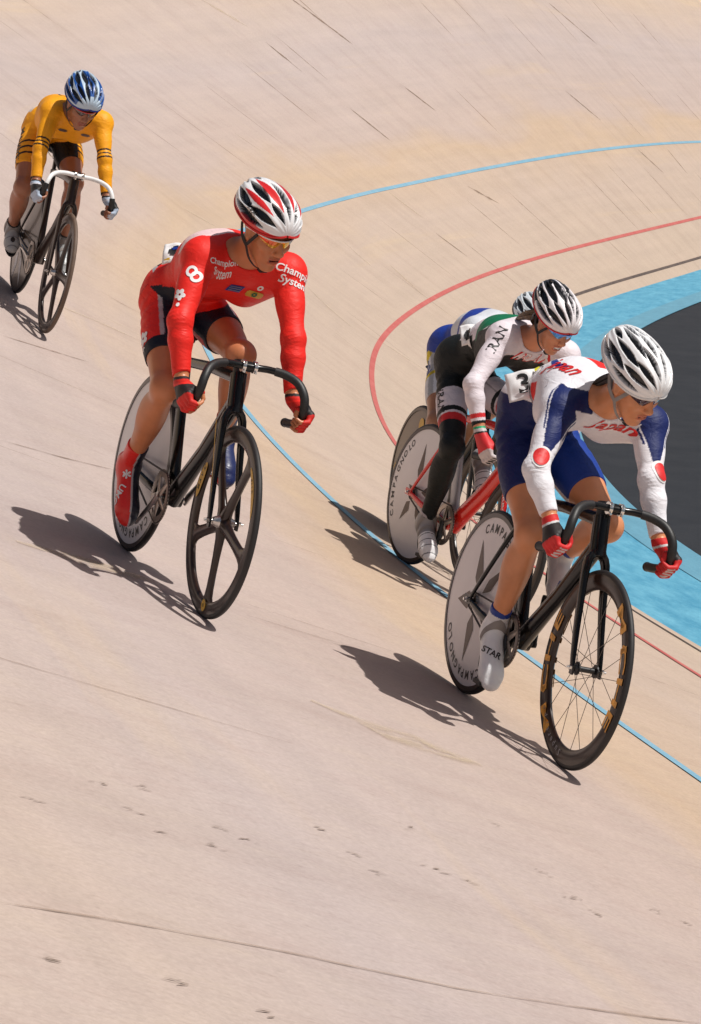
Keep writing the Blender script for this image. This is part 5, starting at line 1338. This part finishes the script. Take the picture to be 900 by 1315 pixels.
JJ = {'hipR': (0.18, -0.108, 0.975), 'hipL': (0.18, 0.030, 0.985), 'kneeR': (0.51, -0.110, 0.675), 'ankR': (0.345, -0.085, 0.315), 'toeR': (0.445, -0.10, 0.168), 'kneeL': (0.60, 0.120, 0.765), 'ankL': (0.255, 0.135, 0.605), 'toeL': (0.335, 0.120, 0.480),
      'shR': (0.66, -0.185, 1.135), 'shL': (0.66, 0.145, 1.145), 'elR': (0.8, -0.275, 0.935), 'elL': (0.8, 0.140, 0.975), 'wrR': (0.875, -0.212, 0.790), 'wrL': (0.875, 0.190, 0.785), 'haR': (0.955, -0.2, 0.72), 'haL': (0.955, 0.2, 0.72),
      'neck': (0.67, -0.03, 1.190), 'head': (0.83, -0.018, 1.275), 'pelv': (0.145, -0.055, 1.095)}
JJ = {k: np.array(v) for k, v in JJ.items()}
def shoe_white(L, V):
    col = np.tile(np.array((0.86, 0.86, 0.86)), (len(V), 1)); col[L[:, 3] > 0.035] = np.array((0.74, .73, .73)); col[L[:, 3] > 0.062] = BLJ; return col
SK2 = (0.66, 0.270, 0.125)
rd = build_rider(PM['jap'], JJ, (26, 26, 14), SK2, jap_suit_, dict(label='cyclist in white and blue suit with red discs on the sleeves, foremost on the right', group='racing cyclists',
    hemR=0.62, hemL=0.62, arch=0.078, mouth=0.1, collar=(0.0, -0.3), glove=dict(fingerless=False, fn=glove_fn(np.array((0.60, 0.02, 0.02)), np.array((0.02, .015, .015)), np.array((.6, .6, .6)), np.array((0.55, 0.02, 0.02)))), shoe=dict(fn=shoe_white, top=0.085, straps=(0.075,))))
build_helmet(rd, dict(kind='white', base=(0.90, 0.90, 0.91), strap=MT['pale_strap'], rim_mat=MT['white'], tilt=8))
build_glasses(rd, lambda a, t: (0.05, 0.025, 0.05), MT['white_ink'], 0.12)
Vq, Fq = disc_shape(0.050, 28, 5); decal(rd, rd['suit'], 'red_disc', Vq, Fq, (0.2, -0.13, 1.15), (-0.75, 0.55, -0.35), (0.5, 0.8, 0), (0, 0, 1), MT['red_ink'])
V, F = disc_shape(0.027, 28, 4); V0, F0 = disc_shape(0.034, 28, 4)
for sg in (-1, 1):
    el, sh = JJ['el' + ('L' if sg > 0 else 'R')], JJ['sh' + ('L' if sg > 0 else 'R')]; an = el + (sh - el) * (0.22 if sg < 0 else 0.2)
    vw = (-0.92, 0.35 if sg < 0 else -0.35, -0.05)
    decal(rd, rd['suit'], 'white_ring', V0, F0, an, vw, (0, 1, 0), (0, 0, 1), MT['white_ink']); decal(rd, rd['suit'], 'red_disc', V, F, an, vw, (0, 1, 0), (0, 0, 1), MT['red_ink'], lift=0.003)
TOL[0] = 0.075
dtext(rd, 'Japan', (0.70, 0.008, 1.105), (-0.90, 0.04, 0.43), (0, 1, 0.06), (0, 0, 1), MT['red_ink'], 0.072, 0.45)
dtext(rd, 'Japan', tuple(rd['T'](0.74, -0.10, 0.08)), tuple(-Vector(rd['R3'][:, 2]) * 0.8 + Vector(rd['R3'][:, 1]) * 0.6), tuple(rd['R3'][:, 0]), tuple(Vector(rd['R3'][:, 2]) * .6 + Vector(rd['R3'][:, 1]) * .8), MT['red_ink'], 0.085, 0.45)
TOL[0] = 0.13
o, anc, dr, xa, ya, b2 = race_number(rd, (0.34, -0.175, 1.17), (0.80, -0.45, 0.40), (0.35, 0.80, 0.42), 0.165, 0.105, '3', -0.022)
V, F = grid_shape(lambda x, y: True, 0.055, 0.045, 3, 3); P2, F3 = project(b2, V, F, anc - dr * 0.25 + xa * 0.050 + ya * 0.028, dr, xa, ya, 0.004)
m = MB(); m.add(P2, F3); m.build('yellow_tag', MT['bright_yellow'], o, smooth=False) if F3 else None

def pony(rd, path, radii, mat, n=26, name='ponytail'):
    m = MB(); hl = rd['hl']
    for k in range(n):
        a = rng.uniform(0, 6.28); rr = math.sqrt(rng.uniform(0.05, 1)); ph = rng.uniform(0, 6)
        P = []
        pts = [np.array(hl(*p)) for p in path]
        for i, p in enumerate(smooth_path([tuple(q) for q in pts], 5)):
            t = i / (5 * (len(path) - 1)); R_ = np.interp(t, np.linspace(0, 1, len(radii)), radii) * rr * (1 + 0.25 * math.sin(5 * t + ph))
            P.append(Vector(p) + Vector(rd['HR'][:, 1]) * (R_ * math.cos(a + t)) + Vector(rd['HR'][:, 2]) * (R_ * math.sin(a + t)))
        tube(m, P, lerp_list([0.006, 0.007, 0.006, 0.002], len(P)), n=5)
    return m.build(name, mat, rd['root'])
pony(rd, [(-0.08, 0, -0.03), (-0.11, 0, -0.06), (-0.135, -0.01, -0.095), (-0.145, -0.015, -0.13)], [0.022, 0.022, 0.016, 0.004], MT['hair'], 34)
pony(rd, [(-0.07, 0.03, 0.0), (-0.085, 0.02, -0.035), (-0.09, 0.0, -0.055)], [0.034, 0.03, 0.015], MT['hair'], 30, 'hair')
def shoe_text(): pass
dtext_target = [o_ for o_ in rd['root'].children if o_.name.startswith('shoe')]
def shoe_print(shoe, s, anchor, view, xax, yax, mat, size):
    me = shoe.data; b = BVHTree.FromPolygons([tuple(v.co) for v in me.vertices], [tuple(p.vertices) for p in me.polygons])
    V, F = text_mesh(s); P2, F3 = project(b, V, F, Vector(anchor) - Vector(view).normalized() * 0.2, view, xax, yax, 0.0015, size)
    if F3: m = MB(); m.add(P2, F3); m.build('lettering', MT[mat], shoe, smooth=False)
shoe_print(dtext_target[0], 'STAR', (0.40, -0.098, 0.232), (-0.92, 0.37, -0.15), (0.35, 0.93, -0.25), (0, 0.2, 1), 'ink', 0.030)

rs = [c for c in bpy.data.objects if c.name == 'shoe'][0]
shoe_print(rs, 'UMG', (0.24, -0.137, 0.245), (-0.80, 0.58, -0.1), (-0.15, -0.2, -0.95), (0.5, 0.8, 0), 'white_ink', 0.036)
shoe_print(rs, '*', (0.23, -0.137, 0.325), (-0.80, 0.58, -0.1), (-0.15, -0.2, -0.95), (0.5, 0.8, 0), 'white_ink', 0.07)
# ---- white, green, red and black
WI, BKI, RDI, GRI = np.array((0.76, 0.68, 0.72)), np.array((0.008, 0.010, 0.010)), np.array((0.62, 0.025, 0.03)), np.array((0.006, 0.16, 0.07))
def irn_suit(ctx):
    col = base_col(ctx, WI); lab, nm, V, TL = ctx['lab'], ctx['names'], ctx['V'], ctx['TL']; x, y, z = TL.T; tor = lab == 0
    col[tor & (z < 0.005 + 0.03 * (x < 0.5)) & (x < 0.93)] = BKI
    for sd in 'RL':
        sg = 1 if sd == 'L' else -1
        t, q = ctx['info']['uarm' + sd]; qn = q / (np.linalg.norm(q, axis=1)[:, None] + 1e-6); a = np.degrees(np.arctan2(qn[:, 2], -qn[:, 0]))
        under = (qn[:, 0] < -0.55) & (qn[:, 2] < 0.45)
        for part in ('uarm', 'farm'):
            t, q = ctx['info'][part + sd]; m = lab == nm.index(part + sd); qn = q / (np.linalg.norm(q, axis=1)[:, None] + 1e-6)
            col[m & (qn[:, 0] < -0.72)] = BKI * 2
            if part == 'farm': col[m & (t > 0.66) & (t < 0.76)] = RDI; col[m & (t > 0.82)] = BKI
    # black wedge behind the shoulder, green yoke, red flash on the back
    col[tor & (z > -0.01) & (x > 0.58) & (x < 0.86) & (y > -0.17) & (y < 0.05)] = GRI
    pass
    col[tor & (z > 0.0) & (x > 0.46) & (x < 0.52) & (y > -0.10)] = RDI
    col[tor & (z > -0.06) & (z < 0.03) & (x > 0.64) & (x < 0.80) & (y < -0.09)] = BKI
    col[tor & (x < 0.24)] = BKI
    for sd in 'RL':
        if 'thigh' + sd not in nm: continue
        t, q = ctx['info']['thigh' + sd]; m = lab == nm.index('thigh' + sd); s = lab == nm.index('shin' + sd)
        col[m] = BKI; col[m & (t > 0.28)] = WI; col[m & (t > 0.55) & (t < 0.61)] = BKI; col[m & (t > 0.64) & (t < 0.73)] = RDI; col[m & (t >= 0.73)] = BKI; col[s] = BKI
    return col
JI = {'hipR': (0.18, -0.085, 0.925), 'hipL': (0.18, 0.06, 0.935), 'kneeR': (0.52, -0.170, 0.660), 'ankR': (0.31, -0.098, 0.275), 'toeR': (0.425, -0.11, 0.158), 'kneeL': (0.62, 0.10, 0.86), 'ankL': (0.28, 0.13, 0.60), 'toeL': (0.37, 0.12, 0.475),
      'shR': (0.66, -0.135, 1.215), 'shL': (0.66, 0.195, 1.19), 'elR': (0.79, -0.285, 0.995), 'elL': (0.80, 0.25, 0.98), 'wrR': (0.87, -0.240, 0.815), 'wrL': (0.87, 0.21, 0.79), 'haR': (0.955, -0.2, 0.72), 'haL': (0.955, 0.2, 0.72),
      'neck': (0.67, 0.015, 1.235), 'head': (0.83, 0.012, 1.330), 'pelv': (0.12, -0.035, 1.025)}
def shoe_grey(L, V):
    col = np.tile(np.array((0.30, 0.29, 0.30)), (len(V), 1)); col[L[:, 0] > 0.13] = np.array((0.82, .80, .80)); col[(np.abs(np.sin(L[:, 0] * 90)) < 0.18)] = np.array((0.12, .12, .12)); col[L[:, 3] > 0.04] = np.array((0.45, .40, .43)); return col
rd = build_rider(PM['irn'], JI, (12, 26, 6), (0.58, 0.235, 0.125), irn_suit, dict(label='smiling cyclist with blue mirrored glasses in white, green and black suit and black legging', group='racing cyclists',
    hemR=1.0, hemL=1.0, thigh=0.82, arch=0.07, wide=0.95, mouth=0.9, teeth=True, glove=dict(fingerless=False, fn=glove_fn(np.array((0.55, 0.48, 0.48)), RDI, BKI, GRI * 2)), shoe=dict(fn=shoe_grey, top=0.055)))
build_helmet(rd, dict(kind='black', base=(0.86, 0.81, 0.83), strap=MT['strap'], rim_mat=MT['red_ink'], back=112, tilt=8))
build_glasses(rd, lambda a, t: (0.02 + 0.1 * t, 0.22 + 0.3 * t, 0.95), MT['blue_ink'])
pony(rd, [(-0.09, 0, -0.02), (-0.13, -0.015, -0.05), (-0.17, -0.03, -0.09), (-0.20, -0.035, -0.13)], [0.024, 0.026, 0.018, 0.004], MT['brown_hair'], 40)
pony(rd, [(-0.06, -0.04, 0.0), (-0.085, -0.03, -0.035), (-0.09, -0.01, -0.075)], [0.034, 0.03, 0.015], MT['hair'], 30, 'hair')
J_ = {k: np.array(v) for k, v in JI.items()}
d = unit(J_['elR'] - J_['shR'])
dtext(rd, 'IRAN', tuple(J_['shR'] + d * 0.055 + np.array([0.03, -0.02, 0.02])), (-0.80, 0.45, -0.40), tuple(-d), tuple(np.cross(unit([0.8, -0.45, .4]), -d)), MT['ink'], 0.062)
dtext(rd, 'IRAN', (0.72, 0.03, 1.115), (-0.85, 0.06, 0.52), (0, 1, 0.05), (0, 0, 1), MT['red_ink'], 0.090, 0.4)
dtext(rd, 'IRAN', (0.72, 0.026, 1.119), (-0.85, 0.06, 0.52), (0, 1, 0.05), (0, 0, 1), MT['white_ink'], 0.080, 0.4) 
q = J_['hipR'] + (J_['kneeR'] - J_['hipR']) * 0.42
dtext(rd, 'iRAN', tuple(q + np.array([0.0, -0.06, 0.02])), (-0.6, 0.8, -0.1), tuple(unit(J_['kneeR'] - J_['hipR'])), (0.4, -0.3, 0.8), MT['ink'], 0.055, 0.3)
rn = race_number(rd, (0.35, -0.13, 1.165), (0.75, -0.5, 0.45), (0.4, 0.8, 0.35), 0.10, 0.10, '')
blotches(rn, [(0.045, 0.05, -0.012, -0.006, 'ink'), (0.016, 0.03, -0.004, 0.01, 'brown_ink')])

# ---- yellow
YEL, BLK = np.array((0.90, 0.37, 0.010)), np.array((0.014, 0.012, 0.012))
def yel_suit(ctx):
    col = base_col(ctx, YEL); lab, nm, V, TL = ctx['lab'], ctx['names'], ctx['V'], ctx['TL']; x, y, z = TL.T; tor = lab == 0
    for sd in 'RL':
        sg = 1 if sd == 'L' else -1
        t, q = ctx['info']['uarm' + sd]; m = lab == nm.index('uarm' + sd)
        for c0 in (0.80, 0.90, 1.0): col[m & (np.abs(t - c0) < 0.022)] = BLK
        t, q = ctx['info']['farm' + sd]; m = lab == nm.index('farm' + sd); col[m & (t > 0.86)] = BLK
        t, q = ctx['info']['thigh' + sd]; m = lab == nm.index('thigh' + sd); qn = q / (np.linalg.norm(q, axis=1)[:, None] + 1e-6); out = qn[:, 1] * sg
        col[m & (out < (0.05 if sd == 'R' else 0.30))] = BLK
        for c0 in (0.34, 0.44, 0.54): col[m & (np.abs(t - c0) < 0.016)] = BLK
        pass
    col[tor & (x < 0.20) & (z < -0.02) & (np.abs(y) < 0.10)] = BLK
    arc = np.abs(np.hypot(x - 0.80, y * 2.0) - 0.16) < 0.012; col[tor & (z > 0) & arc] = BLK
    col[tor & (x < 0.12) & (z > 0.02)] = c_(230, 215, 200)
    return col
JY = {'hipR': (0.19, -0.145, 0.955), 'hipL': (0.19, 0.015, 0.975), 'kneeR': (0.51, -0.205, 0.675), 'ankR': (0.20, -0.145, 0.405), 'toeR': (0.275, -0.14, 0.318), 'kneeL': (0.60, 0.045, 0.78), 'ankL': (0.46, 0.11, 0.43), 'toeL': (0.56, 0.115, 0.305),
      'shR': (0.66, -0.185, 1.140), 'shL': (0.66, 0.095, 1.150), 'elR': (0.79, -0.225, 0.955), 'elL': (0.79, 0.135, 0.975), 'wrR': (0.87, -0.22, 0.775), 'wrL': (0.87, 0.182, 0.78), 'haR': (0.955, -0.2, 0.72), 'haL': (0.955, 0.2, 0.72),
      'neck': (0.67, -0.06, 1.18), 'head': (0.81, -0.066, 1.235), 'pelv': (0.14, -0.075, 1.02)}
def shoe_dull(L, V):
    col = np.tile(np.array((0.40, 0.41, 0.41)), (len(V), 1)); col[np.abs(np.sin(L[:, 0] * 60)) < 0.2] = np.array((0.2, .2, .2)); col[L[:, 3] > 0.045] = BLK; return col
rd = build_rider(PM['yel'], JY, (10, 24, 4), (0.36, 0.145, 0.08), yel_suit, dict(label='cyclist in a yellow suit and blue helmet riding alone high on the bank', group='racing cyclists', h=0.005, arm=0.84,
    hemR=0.68, hemL=0.66, mouth=0.1, glove=dict(fn=glove_fn(np.array((0.42, 0.50, 0.62)), BLK, np.array((.6, .6, .65)), BLK)), shoe=dict(fn=shoe_dull, top=0.055)))
def blue_fn(col, td, pd, vent):
    m = (np.abs(((pd + 180) % 40) - 20) < 11) & (td > 40) & (td < 130) & (vent < 0.5); col[m] = (0.015, 0.09, 0.35); return col
build_helmet(rd, dict(kind='black', base=(0.50, 0.62, 0.74), strap=MT['strap'], rim_mat=MT['blue_ink'], fn=blue_fn))
build_glasses(rd, lambda a, t: (0.10, 0.07, 0.07), MT['red_ink'])
q = np.array(JY['hipR']) + (np.array(JY['kneeR']) - np.array(JY['hipR'])) * 0.36
dtext(rd, 'MALAYSIA', tuple(q + np.array([0, -0.06, 0.01])), (-0.6, 0.8, -0.05), tuple(unit(np.array(JY['kneeR']) - np.array(JY['hipR']))), (0.5, 0.3, 0.8), MT['ink'], 0.055)
for yy_ in (-0.11, 0.02): 
    V, F = grid_shape(lambda x, y: x * x + y * y < 1.1, 0.05, 0.018, 8, 4); decal(rd, rd['suit'], 'logo', V, F, (0.74, yy_, 1.05), (-1, 0.1, 0.1), (0, 1, 0), (0, 0, 1), MT['brown_ink'])
V, F = grid_shape(lambda x, y: x * x + y * y < 1.1, 0.06, 0.03, 8, 4); decal(rd, rd['suit'], 'logo', V, F, (0.42, 0.05, 0.88), (-1, 0.1, -0.2), (0, 1, 0), (0, 0, 1), MT['ink'])

# ---- hidden behind, blue and white
def fif_suit(ctx):
    B = np.array((0.015, 0.045, 0.30)); W_ = np.array((0.62, 0.64, 0.68)); Yl = np.array((0.70, 0.55, 0.03))
    col = base_col(ctx, W_); lab, nm, V, TL = ctx['lab'], ctx['names'], ctx['V'], ctx['TL']; x, y, z = TL.T; tor = lab == 0
    col[tor & (np.sin(x * 13 + y * 16) > 0.1)] = B; col[tor & (x < 0.18) & (z > -0.1)] = B; col[tor & (x < 0.06)] = B
    for sd in 'RL':
        t, q = ctx['info']['thigh' + sd]; m = lab == nm.index('thigh' + sd); col[m] = W_; col[m & (t < 0.04)] = Yl; col[m & (t > 0.3)& (t < 0.36)] = Yl
    return col
JF = {'hipR': (0.17, -0.02, 0.92), 'hipL': (0.17, 0.09, 0.935), 'kneeR': (0.52, -0.125, 0.67), 'ankR': (0.36, -0.10, 0.30), 'toeR': (0.47, -0.11, 0.19), 'kneeL': (0.60, 0.10, 0.80), 'ankL': (0.25, 0.13, 0.55), 'toeL': (0.33, 0.12, 0.44),
      'shR': (0.66, -0.075, 1.17), 'shL': (0.66, 0.23, 1.16), 'elR': (0.79, -0.18, 0.96), 'elL': (0.80, 0.24, 0.97), 'wrR': (0.87, -0.21, 0.79), 'wrL': (0.87, 0.21, 0.79), 'haR': (0.955, -0.2, 0.72), 'haL': (0.955, 0.2, 0.72),
      'neck': (0.67, 0.07, 1.19), 'head': (0.80, 0.158, 1.228), 'pelv': (0.12, 0.025, 1.015)}
rd = build_rider(PM['fif'], JF, (10, 20, 0), (0.38, 0.18, 0.10), fif_suit, dict(label='cyclist in blue and white suit, only back and helmet showing behind the smiling cyclist', group='racing cyclists', h=0.006, arch=0.065,
    hemR=0.66, hemL=0.66, shoe=dict(fn=shoe_dull, top=0.05)))
build_helmet(rd, dict(kind='white', base=(0.78, 0.84, 0.88), strap=MT['strap'], rim_mat=MT['black']))
q = np.array(JF['hipR']) + (np.array(JF['kneeR']) - np.array(JF['hipR'])) * 0.12
dtext(rd, 'ADIN', tuple(q + np.array([-0.04, -0.06, 0.0])), (-0.5, 0.85, -0.05), (0.8, 0.5, -0.3), (0.3, 0, 0.9), MT['blue_ink'], 0.06)
